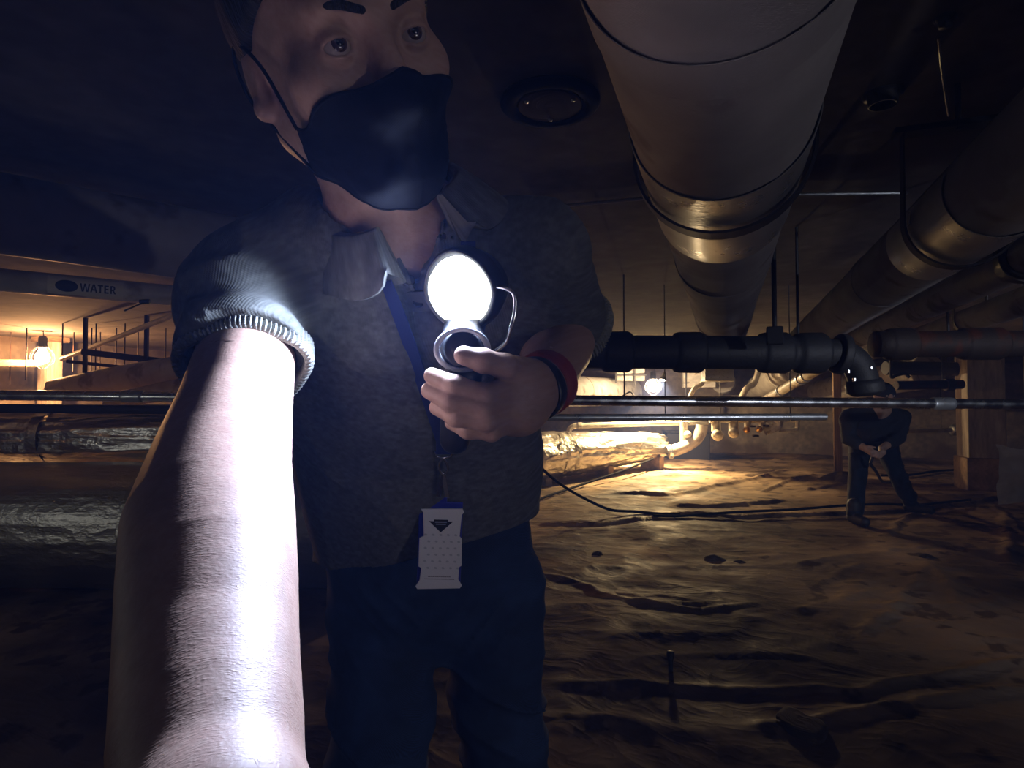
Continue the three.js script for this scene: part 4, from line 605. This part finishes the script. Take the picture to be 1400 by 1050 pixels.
  const gBody = sdfMesh((x, y, z) => Math.max(bodyNoHH(x, y, z), notHead(x, y, z) - 0.008, notHand(x, y, z) - 0.008), arr(bl), arr(bh), 0.0065, uvBody);
  const gHead = sdfMesh(inBox(hl, hh, body), arr(hl.clone().addScalar(-0.004)), arr(hh.clone().addScalar(0.004)), 0.0024, uvBody), gHand = sdfMesh(inBox(gl, gh, body), arr(gl.clone().addScalar(-0.004)), arr(gh.clone().addScalar(0.004)), 0.0018, uvBody);
  mesh('body', [gBody, gHead, gHand], M.skin, person);

  // eyes, brows, hair
  for (const e of EY) {
    const c = hw(...e), tgt = V(0.16, CAM_Y + 0.16, 0), d = tgt.sub(c).normalize(), eb = mesh('eye', new THREE.SphereGeometry(0.0122, 28, 20).translate(c.x, c.y, c.z), M.eyeWhite, person);
    const p0 = c.clone().addScaledVector(d, 0.0096), p1 = c.clone().addScaledVector(d, 1);
    mesh('iris', turned(p0, p1, [[0, 0.0066], [0.0014, 0.0058], [0.0022, 0.0044], [0.0026, 0.003], [0.0028, 0.0001]], 28), M.iris, eb); mesh('pupil', turned(c.clone().addScaledVector(d, 0.0121), p1, [[0, 0.0028], [0.0005, 0.0022], [0.0007, 0.0001]], 20), M.pupil, eb);
  }
  for (const s of [-1, 1]) { const pts = [[0.012, 0.029, 0.094], [0.026, 0.034, 0.091], [0.041, 0.035, 0.0805]].map(([x, y, z]) => [hw(s * x, y, z), 0]); pts.forEach((p, i) => { p[1] = [0.0028, 0.0034, 0.0022][i]; }); const c = chain(pts); const [l, h] = bb(pts.map((p) => p[0]), 0.012); mesh('eyebrow', sdfMesh((x, y, z) => smax(c(x, y, z), headW(x, y, z) - 0.0022 - 0.0012 * n3(x * 900, y * 300, z * 900), 0.001), arr(l), arr(h), 0.0012, (x, y) => [x * 2, y * 2]), M.hair, person); }
  {
    const hairL = (x, y, z) => { const top = ell(0, 0.044, -0.017, 0.0865, 0.096, 0.107)(x, y, z); const line = Math.max(z * 0.95 - (y - 0.058) * 1.35 - 0.055, -y - 0.035 + 0.6 * z - 0.4 * Math.max(0, -z - 0.02), z - 0.026 - Math.max(0, y - 0.005) * 1.5 - 0.01 * Math.sin(y * 90)); return smax(top + 0.0025 * n3(x * 160, y * 40, z * 60), line, 0.008); };
    mesh('hair', sdfMesh(toHead(hairL), arr(hl.clone().addScalar(-0.02)), arr(hh.clone().addScalar(0.02)), 0.003, (x, y, z) => [x * 1.5 + z, y * 1.5]), M.hair, person);
  }
  // face mask: a moulded cloth shell marched onto the face
  {
    const c0 = [0, -0.045, 0.01], hit = (sx, sy, sz, off) => { let r = 0.17; for (let k = 0; k < 80; k++) { const X = c0[0] + sx * r, Y = c0[1] + sy * r, Z = c0[2] + sz * r, q = smin(smin(skull(X, Y, Z), face2(X, Y, Z), 0.018), nose(X, Y, Z), 0.03) - off; if (q < 0.0004) break; r -= q * 0.8; if (r < 0.02) break; } return r; };
    const nu = 56, nv = 44, shell = (off) => { const pts = []; for (let j = 0; j <= nv; j++) for (let i = 0; i <= nu; i++) {
      const u = i / nu * 2 - 1, v = j / nv, au = Math.abs(u), th = u * 1.2, top = lerp(0.31, 0.04, sstep(0.12, 1, au)) - 0.04 * Math.sin(au * 9), bot = lerp(-0.76, -0.52, sstep(0.25, 1, au)), ph = lerp(bot, top, v);
      const tent = 0.012 * Math.exp(-u * u * 7) * Math.pow(Math.sin(Math.PI * Math.pow(v, 1.5)), 1), fold = 0.0012 * n3(u * 5, v * 6, 2) + 0.0007 * n3(u * 16, v * 13, 4) + 0.0016 * Math.exp(-u * u * 900);
      const d = [Math.sin(th) * Math.cos(ph), Math.sin(ph), Math.cos(th) * Math.cos(ph)], r = hit(...d, off) + tent + fold; pts.push(hw(c0[0] + d[0] * r, c0[1] + d[1] * r, c0[2] + d[2] * r));
    } return pts; };
    const o = shell(0.0045), q = shell(0.0022), pos = [], uv = [], idx = [], W = nu + 1, N0 = W * (nv + 1);
    for (const L of [o, q]) L.forEach((p, k) => { pos.push(p.x, p.y, p.z); uv.push((k % W) / nu * 0.22, Math.floor(k / W) / nv * 0.13); });
    for (let j = 0; j < nv; j++) for (let i = 0; i < nu; i++) { const k = j * W + i; idx.push(k, k + 1, k + W, k + 1, k + W + 1, k + W, N0 + k, N0 + k + W, N0 + k + 1, N0 + k + 1, N0 + k + W, N0 + k + W + 1); }
    const rim = (a, b) => idx.push(a, N0 + a, b, b, N0 + a, N0 + b); for (let i = 0; i < nu; i++) { rim(i + 1, i); rim(nv * W + i, nv * W + i + 1); } for (let j = 0; j < nv; j++) { rim(j * W, (j + 1) * W); rim((j + 1) * W + nu, j * W + nu); }
    const g = new THREE.BufferGeometry(); g.setAttribute('position', new THREE.Float32BufferAttribute(pos, 3)); g.setAttribute('uv', new THREE.Float32BufferAttribute(uv, 2)); g.setIndex(idx); g.computeVertexNormals();
    const mk = mesh('face_mask', g, M.mask, person);
    const edge = (arrIdx) => sw(arrIdx.map((k) => o[k].clone().lerp(q[k], 0.3)), 0.0016, 6, false, 90);
    mesh('mask_hem', edge(Array.from({ length: W }, (_, i) => nv * W + i)), M.mask, mk); mesh('mask_hem', edge(Array.from({ length: W }, (_, i) => i)), M.mask, mk);
    for (const s of [-1, 1]) { const ci = s < 0 ? 0 : nu, a = o[nv * W + ci], b = o[ci]; mesh('ear_loop', sw([a, hw(s * 0.077, 0.006, 0.02), hw(s * 0.083, 0.022, -0.016), hw(s * 0.084, 0.008, -0.034), hw(s * 0.082, -0.018, -0.032), hw(s * 0.074, -0.045, -0.002), b], 0.0016, 6, false, 60), M.mask, mk); }
  }
  // polo shirt
  const HEMT = P(594, 790, 0.985), cuffC = P(336, 492, 0.545), cuffN = armR[2][0].clone().sub(SR).normalize();
  const sleeveR = chain([[SR, 0.052], [P(332, 420, 0.575), 0.051], [P(332, 560, 0.51), 0.051]]), cavR = chain([[P(332, 455, 0.56), 0.0435], [P(330, 570, 0.505), 0.0475]]);
  const slEnd = SL.clone().lerp(EL, 0.86), slN = EL.clone().sub(SL).normalize(), sleeveL = chain([[SL, 0.053], [SL.clone().lerp(EL, 1.1), 0.05]]), cavL = chain([[SL.clone().lerp(EL, 0.7), 0.046], [SL.clone().lerp(EL, 1.2), 0.047]]);
  const shirtTrunk = loft([[NB.clone().add(V(0, -0.012, -0.012)), 0.098, 0.058], [P(556, 430, 0.70), 0.168, 0.098], [P(574, 580, 0.82), 0.166, 0.106], [P(588, 720, 0.92), 0.172, 0.12], [HEMT, 0.182, 0.126]], side);
  const hemN = V(0.2, -1, 0.0).normalize(), hemP = P(590, 752, 0.8), yoke = [chain([[NB.clone().add(V(-0.01, -0.015, 0)), 0.05], [P(432, 312, 0.625), 0.04], [SR, 0.042]]), cone(NB.clone().add(V(0.02, -0.012, 0)), SL, 0.05, 0.042)];
  const vCut = chain([[P(540, 290, 0.545), 0.05], [P(552, 330, 0.555), 0.032], [P(562, 372, 0.58), 0.01]]);
  const fold = (x, y, z) => { const w = n3(x * 7, y * 7, z * 7); return 0.006 * Math.pow(1 - Math.abs(n3(x * 9 + w, y * 3.2 - x * 4, z * 6)), 4) + 0.003 * n3(x * 13, y * 9, z * 13) + 0.004 * Math.pow(1 - Math.abs(n3(x * 15 + y * 9, y * 5 + w, z * 9 + 3)), 5); };
  const cuffFold = (x, y, z) => { const s = (x - SR.x) * cuffN.x + (y - SR.y) * cuffN.y + (z - SR.z) * cuffN.z; return 0.0035 * Math.sin(s * 120 + 9 * x + 14 * z) * sstep(0.0, 0.05, s) * sstep(0.16, 0.07, s); };
  const shirt = (x, y, z) => {
    let sR = sleeveR(x, y, z) - cuffFold(x, y, z); sR = Math.max(sR, (x - cuffC.x) * cuffN.x + (y - cuffC.y) * cuffN.y + (z - cuffC.z) * cuffN.z);
    let sL = Math.max(sleeveL(x, y, z), (x - slEnd.x) * slN.x + (y - slEnd.y) * slN.y + (z - slEnd.z) * slN.z);
    let t = shirtTrunk(x, y, z); t = smin(t, yoke[0](x, y, z), 0.03); t = smin(t, yoke[1](x, y, z), 0.03);
    t = Math.max(t, (x - hemP.x) * hemN.x + (y - hemP.y) * hemN.y + (z - hemP.z) * hemN.z);
    let d = smin(smin(t, sR, 0.04), sL, 0.04) - fold(x, y, z) * 0.8;
    d = Math.max(d, -cavR(x, y, z), -cavL(x, y, z));
    return Math.max(d, -(neck(x, y, z) - 0.008) - Math.max(0, (NB.y - 0.02 - y)) * 3, -vCut(x, y, z));
  };
  const [sl2, sh2] = bb([NB, SR, SL, EL, HEMT, cuffC], 0.2);
  const shirtM = mesh('polo_shirt', sdfMesh(shirt, arr(sl2), arr(sh2), 0.005, (x, y, z) => [x + z * 0.4, y + z * 0.5], 1.6), M.shirt, person);
  { // ribbed cuffs: separate raised ribs alternate round the opening
    const cuff = (c, n, R, mats) => { const a = c.clone().addScaledVector(n, -0.012), b = c.clone().addScaledVector(n, 0.014), L = a.distanceTo(b); mesh('cuff', turned(a, b, [[0, R - 0.004], [0, R + 0.001], [0.003, R + 0.0035], [L - 0.003, R + 0.0035], [L, R + 0.001], [L, R - 0.004], [0, R - 0.004]], 480, (s, q, r) => (r > R ? 0.0011 * Math.sign(Math.sin(q * 80)) : 0) + 0.0035 * Math.sin(q * 2 + 1) + 0.002 * Math.sin(q * 5)), mats, shirtM); };
    cuff(cuffC, cuffN, 0.0505, M.rib); cuff(slEnd, slN, 0.056, M.rib);
    // collar: a stand and a folded leaf, open at the front
    const up = neckTop.clone().sub(NB).normalize(), fw = V(0.12, 0, 1).addScaledVector(up, -V(0.12, 0, 1).dot(up)).normalize(), rt = up.clone().cross(fw).normalize(), cs = [], n = 72;
    const ring = (a, r, h, wide = 1) => NB.clone().addScaledVector(rt, Math.sin(a) * r * wide).addScaledVector(fw, Math.cos(a) * r + 0.004).addScaledVector(up, h + 0.022);
    for (let i = 0; i <= n; i++) { const a = 0.55 + (Math.PI * 2 - 0.95) * i / n, f = Math.pow(Math.abs(Math.cos(a / 2)), 3), w = 0.002 * Math.sin(a * 7), tip = -0.02 * Math.pow(Math.abs(i / n * 2 - 1), 24); cs.push([ring(a, 0.066, -0.03 - 0.02 * f), ring(a, 0.066 + w, 0.02 - 0.018 * f), ring(a, 0.069 + w, 0.027 - 0.02 * f), ring(a, 0.076 + w, 0.026 - 0.02 * f), ring(a, 0.086 + w, 0.004 - 0.03 * f, 1.1), ring(a, 0.094 + w, -0.016 - 0.032 * f - tip, 1.14), ring(a, 0.09 + w, -0.019 - 0.032 * f - tip, 1.14), ring(a, 0.082 + w, 0.0 - 0.03 * f, 1.1), ring(a, 0.073 + w, 0.019 - 0.02 * f), ring(a, 0.071, -0.03 - 0.02 * f)]); }
    const pos = [], uv = [], idx = [], m = cs[0].length; cs.forEach((r, i) => r.forEach((p, j) => { pos.push(p.x, p.y, p.z); uv.push(i * 0.006, j * 0.012); })); for (let i = 0; i < n; i++) for (let j = 0; j < m; j++) { const a = i * m + j, b = i * m + (j + 1) % m; idx.push(a, b, a + m, b, b + m, a + m); } for (const e of [0, n]) for (let j = 1; j + 1 < m; j++) idx.push(e * m, e * m + j, e * m + j + 1);
    const g = new THREE.BufferGeometry(); g.setAttribute('position', new THREE.Float32BufferAttribute(pos, 3)); g.setAttribute('uv', new THREE.Float32BufferAttribute(uv, 2)); g.setIndex(idx); g.computeVertexNormals(); mesh('collar', g, M.shirt, shirtM);
  }
  const onShirt = (x, y, lift = 0.003) => { let d = 0.35; for (let k = 0; k < 120; k++) { const p = at(x, y, d), s = shirt(p.x, p.y, p.z); if (s < 0.001) break; d += Math.max(s * 0.5, 0.0006); } return at(x, y, d - lift); };
  { const a = [[548, 352], [556, 372], [566, 398], [576, 425]].map(([x, y]) => onShirt(x, y, 0.001)); mesh('placket', a.slice(1).map((p, i) => barGeo(a[i], p, 0.03, 0.004, 0.001)), M.shirt, shirtM); for (const [x, y] of [[560, 384], [572, 414]]) { const p = onShirt(x, y, 0.003); mesh('button', turned(p, p.clone().add(V(0, 0.1, 1)), [[0, 0.0055], [0.0018, 0.0055], [0.0026, 0.0045], [0.002, 0.003], [0.002, 0.0001]], 18), M.blackPlastic, shirtM); } }
  // jeans and boots
  {
    const t = blend([chain([[HIPR, 0.092], [HIPR.clone().lerp(KNR, 0.45), 0.077], [KNR, 0.069], [ANR.clone().add(V(0, -0.02, 0)), 0.06]]), chain([[HIPL, 0.092], [HIPL.clone().lerp(KNL, 0.45), 0.074], [KNL, 0.066], [ANL.clone().add(V(0, -0.02, 0)), 0.06]]), loft([[WST.clone().add(V(-0.005, 0.08, 0.02)), 0.15, 0.095], [WST, 0.158, 0.104], [P(598, 815, 0.99), 0.168, 0.1]], side)], 0.014);
    const crease = (x, y, z) => { const k = Math.exp(-Math.pow((y - KNR.y - 0.03) / 0.12, 2)), h = Math.exp(-Math.pow((y - HIPR.y + 0.03) / 0.06, 2)), w = n3(x * 8, y * 5, z * 8); return 0.012 * k * Math.pow(1 - Math.abs(n3(x * 6 + w, y * 26 + x * 14, z * 5)), 3) + 0.006 * h * Math.pow(1 - Math.abs(n3(x * 9 + 4, y * 20 - Math.abs(x - HIPR.x - 0.07) * 30, z * 5)), 3) + 0.003 * n3(x * 14, y * 8, z * 14); };
    const top = P(588, 660, 0.9), jn = (x, y, z) => Math.max(t(x, y, z) - crease(x, y, z), y - top.y, 0.075 - y);
    const [l, h] = bb([ANR, ANL, KNR, KNL, WST, HIPR, HIPL], 0.17), jm = mesh('jeans', sdfMesh(jn, arr(l), arr(h), 0.007, (x, y, z) => [x + z * 0.5, y]), M.denim, person);
    for (const a of [ANR, ANL]) { const bt = blend([cone(V(a.x, 0.1, a.z), V(a.x, 0.16, a.z - 0.01), 0.052, 0.056), cone(V(a.x, 0.055, a.z - 0.045), V(a.x + 0.01, 0.05, a.z + 0.15), 0.046, 0.044)], 0.03), [bl3, bh3] = bb([V(a.x, 0.05, a.z), V(a.x, 0.16, a.z + 0.15)], 0.08); const gy = groundY(a.x, a.z); mesh('boot', sdfMesh((x, y, z) => Math.max(bt(x, y, z), gy - y, y - 0.17), arr(bl3), arr(bh3), 0.006), M.dark, person); }
  }
  { const n = P(716, 542, 0.573).sub(WL).normalize(), c = WL.clone().addScaledVector(n, -0.012), w = mesh('wristband', turned(c, c.clone().addScaledVector(n, 1), [[-0.011, 0.0285], [-0.011, 0.0315], [-0.006, 0.0335], [0.006, 0.0335], [0.011, 0.0315], [0.011, 0.0285], [-0.011, 0.0285]], 40), M.red, person), c2 = c.clone().addScaledVector(n, 0.022); w.userData.label = 'red wristband'; const w2 = mesh('wrist_strap', turned(c2, c2.clone().addScaledVector(n, 1), [[-0.006, 0.0285], [-0.006, 0.032], [0.006, 0.032], [0.006, 0.0285], [-0.006, 0.0285]], 36), M.blackPlastic, person); w2.userData.label = 'black wrist strap'; }

  // ---------------------------------------------------------------- the torch
  {
    const c = P(628, 398, 0.545), dir = V(-0.45, -0.36, 0.82).normalize(), t = thing('torch', 'lit torch with a pale ring on its grip, held by the large person', 'torch', null, c.clone()), back = c.clone().addScaledVector(dir, -0.046);
    mesh('torch_head', turned(back, c.clone().addScaledVector(dir, 1), [[0, 0.001], [0, 0.024], [0.006, 0.029], [0.014, 0.033], [0.026, 0.036], [0.03, 0.038], [0.047, 0.038], [0.049, 0.0355], [0.047, 0.0325], [0.034, 0.029], [0.032, 0.001]], 48, (s, a, r) => r > 0.03 ? 0.0011 * Math.pow(Math.abs(Math.cos(2 * a)), 4) : 0), M.blackPlastic, t);
    mesh('torch_lens', turned(c.clone().addScaledVector(dir, -0.014), c.clone().addScaledVector(dir, 1), [[0, 0.001], [0, 0.0315], [0.014, 0.0315], [0.023, 0.028], [0.03, 0.0195], [0.0335, 0.0095], [0.0343, 0.0001]], 44), M.torchGlow, t);
    const g0 = P(633, 456, 0.556), g1 = P(634, 478, 0.533), g2 = P(628, 540, 0.535), g3 = P(622, 600, 0.55), gs = blend([cone(back.clone().addScaledVector(dir, 0.012), g0, 0.022, 0.016), cone(g0, g1, 0.016, 0.0205), cone(g1, g2, 0.0205, 0.0165), cone(g2, g3, 0.0165, 0.014)], 0.012), [l, h] = bb([c, back, g0, g1, g2, g3], 0.035);
    mesh('torch_grip', sdfMesh(gs, arr(l), arr(h), 0.0022), M.blackPlastic, t);
    const rd = V((0 - g1.x) * 0.3, 0.05, 1).normalize(), rp = P(632, 478, 0.513); mesh('grip_ring', new THREE.TorusGeometry(0.0208, 0.0026, 16, 56).applyMatrix4(new THREE.Matrix4().makeBasis(V(0, 1, 0).cross(rd).normalize().multiplyScalar(1.05), V(0, 1, 0).multiplyScalar(0.84), rd).setPosition(rp)), M.greyPlastic, t).userData.label = 'pale ring round the switch';
    mesh('switch_cap', turned(rp.clone().addScaledVector(rd, -0.012), rp.clone().addScaledVector(rd, 1), [[0, 0.0175], [0.01, 0.0175], [0.013, 0.014], [0.014, 0.0001]], 32), M.blackPlastic, t);
    mesh('carry_loop', sw([P(672, 392, 0.53), P(690, 394, 0.525), P(702, 402, 0.525), P(704, 424, 0.528), P(699, 446, 0.53), P(690, 470, 0.535), P(668, 486, 0.54)], 0.0021, 8, false, 60), M.chrome, t);
    const sp = new THREE.SpotLight(TORCH.color, TORCH.power, 0, 1.27, 0.5, 2); sp.position.copy(dir.clone().multiplyScalar(0.009)); sp.target.position.copy(dir.clone().multiplyScalar(1.5)); sp.castShadow = true; sp.shadow.radius = 1.2; sp.name = 'torch_light'; t.add(sp); t.add(sp.target);
  }
  // ---------------------------------------------------------------- lanyard with pass holder
  {
    const bc = P(602, 748, 0.755), t = thing('lanyard_pass', 'white pass in a blue holder hanging from a dark blue lanyard', 'lanyard', null, bc.clone());
    const ribbon = (pts) => { const q = new THREE.CatmullRomCurve3(pts, false, 'centripetal').getPoints(40), gs = []; for (let i = 0; i + 1 < q.length; i++) gs.push(barGeo(q[i], q[i + 1].clone().addScaledVector(q[i + 1].clone().sub(q[i]).normalize(), 0.001), 0.0145, 0.0016, 0.0004)); return gs; };
    const hk = onShirt(607, 612, 0.008), lf = [[508, 330], [530, 390], [556, 460], [585, 545]].map(([x, y]) => onShirt(x, y, 0.004)), rt = [[640, 330], [640, 390], [632, 460], [616, 545]].map(([x, y]) => onShirt(x, y, 0.004));
    mesh('strap', ribbon([...lf, hk]), M.blueStrap, t); mesh('strap', ribbon([...rt, hk]), M.blueStrap, t);
    const d0 = hk.clone(), dz = (x, y) => at(x, y, lerp(-d0.z, 0.752, clamp((y - 612) / 80, 0, 1)) / 1.0);
    mesh('strap_end', barGeo(onShirt(608, 588, 0.007), dz(607, 620), 0.019, 0.004, 0.001), M.blueStrap, t);
    mesh('hook', [sw([dz(594, 617), dz(598, 624), dz(607, 626), dz(616, 623), dz(619, 618)], 0.0013, 7), sw([dz(606, 626), dz(601, 632), dz(601, 642), dz(606, 648), dz(612, 643), dz(611, 633), dz(606, 626)], 0.0017, 8)], M.chrome, t);
    mesh('strap_clip', [barGeo(dz(606, 648), dz(599, 679), 0.006, 0.0016), barGeo(dz(606, 648), dz(612, 680), 0.006, 0.0016)], M.chrome, t);
    const px = 0.755 / FPX, sh = new THREE.Shape(), out = [[-27, 52], [-24, 48], [-22, 15], [-28, 12], [-28, -26], [-24, -28], [-26, -46], [-31, -54], [-29, -57], [28, -55], [30, -52], [25, -44], [26, -26], [29, -24], [28, 12], [25, 15], [27, 46], [30, 49], [28, 53]];
    out.forEach(([x, y], i) => i ? sh.lineTo(x * px, y * px) : sh.moveTo(x * px, y * px)); sh.closePath();
    const cv = document.createElement('canvas'); cv.width = 512; cv.height = 960; const c = cv.getContext('2d'); c.fillStyle = '#e9edf0'; c.fillRect(0, 0, 512, 960); c.fillStyle = '#c3cbd2'; for (let r = 0; r < 6; r++) for (let k = 0; k < 5; k++) { c.beginPath(); c.ellipse(90 + k * 84 + (r % 2) * 36, 330 + r * 78, 17, 12, 0.3, 0, 7); c.fill(); }
    c.fillStyle = '#23242a'; c.beginPath(); c.moveTo(120, 170); c.lineTo(392, 170); c.lineTo(256, 300); c.fill(); c.fillRect(176, 150, 160, 80); c.fillStyle = '#8d939b'; c.fillRect(190, 172, 132, 16); c.fillRect(200, 198, 112, 14);
    c.fillStyle = '#555b63'; for (const [y, w] of [[818, 250], [846, 330]]) for (let x = 256 - w / 2; x < 256 + w / 2; x += 13) c.fillRect(x, y, 9, 9);
    const ct = new THREE.CanvasTexture(cv); ct.colorSpace = THREE.SRGBColorSpace;
    const eg = new THREE.ExtrudeGeometry(sh, { depth: 0.0016, bevelEnabled: true, bevelThickness: 0.0008, bevelSize: 0.0008, bevelSegments: 2 }), p = eg.attributes.position, uv = eg.attributes.uv; for (let i = 0; i < p.count; i++) uv.setXY(i, p.getX(i) / (62 * px) + 0.5, p.getY(i) / (112 * px) + 0.5);
    const m = new THREE.Matrix4().makeRotationFromEuler(new THREE.Euler(0.06, 0.05, -0.035)).setPosition(bc); eg.applyMatrix4(m); mesh('pass_card', eg, phy({ map: ct, roughness: 0.35, clearcoat: 0.5 }), t);
    const hg = new RoundedBoxGeometry(60 * px, 116 * px, 0.004, 3, 0.0018).translate(-1 * px, 4 * px, -0.0034).applyMatrix4(m), tab = new RoundedBoxGeometry(22 * px, 14 * px, 0.003, 2, 0.001).translate(-4 * px, 64 * px, -0.003).applyMatrix4(m); mesh('pass_holder', [hg, tab], M.bluePlastic, t);
  }
}

// ------------------------------------------------------------------ the bent worker far right
{
  const D = 5.7, P = (x, y, dz = 0) => at(x, y, D + dz), w = thing('person', 'bent person in dark clothes working with both hands between the knees', 'person', null, V(P(1200, 700).x, 0, -D));
  const pel = P(1192, 596, 0.18), nb = P(1199, 562, -0.16), hd = P(1209, 541, -0.27), sR = P(1160, 570, -0.1), sL = P(1234, 570, -0.1), hR = P(1176, 606, 0.16), hL = P(1210, 606, 0.16), kR = P(1173, 645, -0.02), kL = P(1224, 643, 0.0), aR = onFloor(1168, 702, 0.09), aL = onFloor(1245, 688, 0.09), eR = P(1160, 600, -0.15), eL = P(1228, 598, -0.15), wR = P(1183, 613, -0.3), wL = P(1206, 613, -0.3);
  const arr = (v) => [v.x, v.y, v.z], bb = (pts, m) => { const b = new THREE.Box3().setFromPoints(pts).expandByScalar(m); return [b.min, b.max]; };
  const head = blend([ell(hd.x, hd.y, hd.z, 0.078, 0.105, 0.095), cone(hd.clone().add(V(0, -0.05, 0.04)), hd.clone().add(V(0, -0.09, 0.05)), 0.05, 0.03), cone(hd.clone().add(V(0, 0, 0.09)), hd.clone().add(V(0, -0.03, 0.105)), 0.012, 0.015), ell(hd.x - 0.08, hd.y, hd.z, 0.012, 0.03, 0.02), ell(hd.x + 0.08, hd.y, hd.z, 0.012, 0.03, 0.02)], 0.02);
  const hand = (a, s) => { const f = []; for (let i = 0; i < 4; i++) { const q = a.clone().add(V(s * 0.03, -0.012 + i * -0.016, 0.05)); f.push(chain([[q, 0.0105], [q.clone().add(V(s * 0.03, -0.012, 0.022)), 0.0098], [q.clone().add(V(s * 0.05, -0.02, 0.004)), 0.0085]])); } f.push(chain([[a.clone().add(V(s * 0.01, 0.02, 0.03)), 0.013], [a.clone().add(V(s * 0.05, 0.012, 0.06)), 0.01]])); return blend([cone(a, a.clone().add(V(s * 0.025, -0.03, 0.045)), 0.027, 0.03), ...f], 0.008); };
  const skel = blend([chain([[nb, 0.06], [hd.clone().add(V(0, -0.03, -0.02)), 0.055]]), loft([[nb, 0.13, 0.08], [P(1196, 582, 0), 0.17, 0.1], [pel, 0.15, 0.1]], V(1, 0, 0)), chain([[sR, 0.055], [eR, 0.043], [wR, 0.03]]), chain([[sL, 0.055], [eL, 0.043], [wL, 0.03]]), chain([[hR, 0.08], [kR, 0.055], [aR, 0.04]]), chain([[hL, 0.08], [kL, 0.055], [aL, 0.04]])], 0.03), hs = [hand(wR, 1), hand(wL, -1)];
  const body = (x, y, z) => smin(smin(skel(x, y, z), head(x, y, z), 0.02), Math.min(hs[0](x, y, z), hs[1](x, y, z)), 0.012), [l, h] = bb([pel, nb, hd, sR, sL, kR, kL, aR, aL, wR, wL], 0.2);
  mesh('body', sdfMesh(body, arr(l), arr(h), 0.009), M.skin, w);
  const wr = (x, y, z) => 0.01 * Math.pow(1 - Math.abs(n3(x * 7, y * 9, z * 7)), 4) + 0.005 * n3(x * 12, y * 12, z * 12);
  const jk = blend([loft([[nb.clone().add(V(0, 0.0, -0.02)), 0.15, 0.09], [P(1196, 582, 0), 0.2, 0.135], [pel, 0.18, 0.13]], V(1, 0, 0)), chain([[nb.clone().add(V(-0.05, 0, -0.03)), 0.07], [sR, 0.072], [eR, 0.06], [eR.clone().lerp(wR, 0.55), 0.05]]), chain([[nb.clone().add(V(0.05, 0, -0.03)), 0.07], [sL, 0.072], [eL, 0.06], [eL.clone().lerp(wL, 0.55), 0.05]])], 0.05);
  mesh('jacket', sdfMesh((x, y, z) => Math.max(jk(x, y, z) - wr(x, y, z), -cone(nb, hd, 0.062, 0.06)(x, y, z)), arr(l), arr(h), 0.009), M.dark, w);
  const tr = blend([chain([[hR, 0.1], [kR, 0.075], [aR, 0.062]]), chain([[hL, 0.1], [kL, 0.075], [aL, 0.062]]), ell(pel.x, pel.y - 0.03, pel.z, 0.17, 0.12, 0.13)], 0.04);
  mesh('trousers', sdfMesh((x, y, z) => Math.max(tr(x, y, z) - wr(x, y, z), 0.07 - y), arr(l), arr(h), 0.009), M.darkDenim, w);
  for (const [a, dx, dz] of [[aR, 0.0, 0.16], [aL, 0.12, 0.11]]) { const bt = blend([cone(V(a.x, 0.05, a.z - 0.03), V(a.x + dx, 0.045, a.z + dz), 0.05, 0.043), cone(V(a.x, 0.1, a.z), V(a.x, 0.17, a.z), 0.055, 0.06)], 0.03), [bl, bh] = bb([V(a.x, 0.05, a.z), V(a.x + dx, 0.17, a.z + dz)], 0.09), gy = groundY(a.x, a.z) - 0.01; mesh('boot', sdfMesh((x, y, z) => Math.max(bt(x, y, z), gy - y), arr(bl), arr(bh), 0.008), M.rubber, w); }
  const cap = (x, y, z) => Math.max(ell(hd.x, hd.y + 0.012, hd.z - 0.008, 0.09, 0.112, 0.107)(x, y, z), hd.y + 0.005 - y - (z - hd.z) * 0.3); const [cl, ch] = bb([hd], 0.15); mesh('knit_cap', sdfMesh(cap, arr(cl), arr(ch), 0.006), M.dark, w);
  for (const s of [-1, 1]) mesh('eye', new THREE.SphereGeometry(0.011, 14, 10).translate(hd.x + s * 0.03, hd.y - 0.004, hd.z + 0.086), M.eyeWhite, w);
  const tl = thing('hose', 'dark hose held in the bent person\'s hands and trailing to the ground', 'hose', null, P(1195, 625, -0.25)); mesh('hose_tube', sw([P(1186, 616, -0.24), P(1196, 618, -0.22), P(1190, 632, -0.2), P(1196, 642, -0.1), onG(1216, 662, 0.02), onG(1236, 656, 0.02)], 0.014, 9, false, 60), M.rubber, tl); mesh('hose_nozzle', turned(P(1181, 615, -0.22), P(1188, 616, -0.22), [[0, 0.001], [0, 0.012], [0.03, 0.02], [0.05, 0.02], [0.05, 0.001]], 18), M.iron, tl);
}
renderer.render(scene, camera);
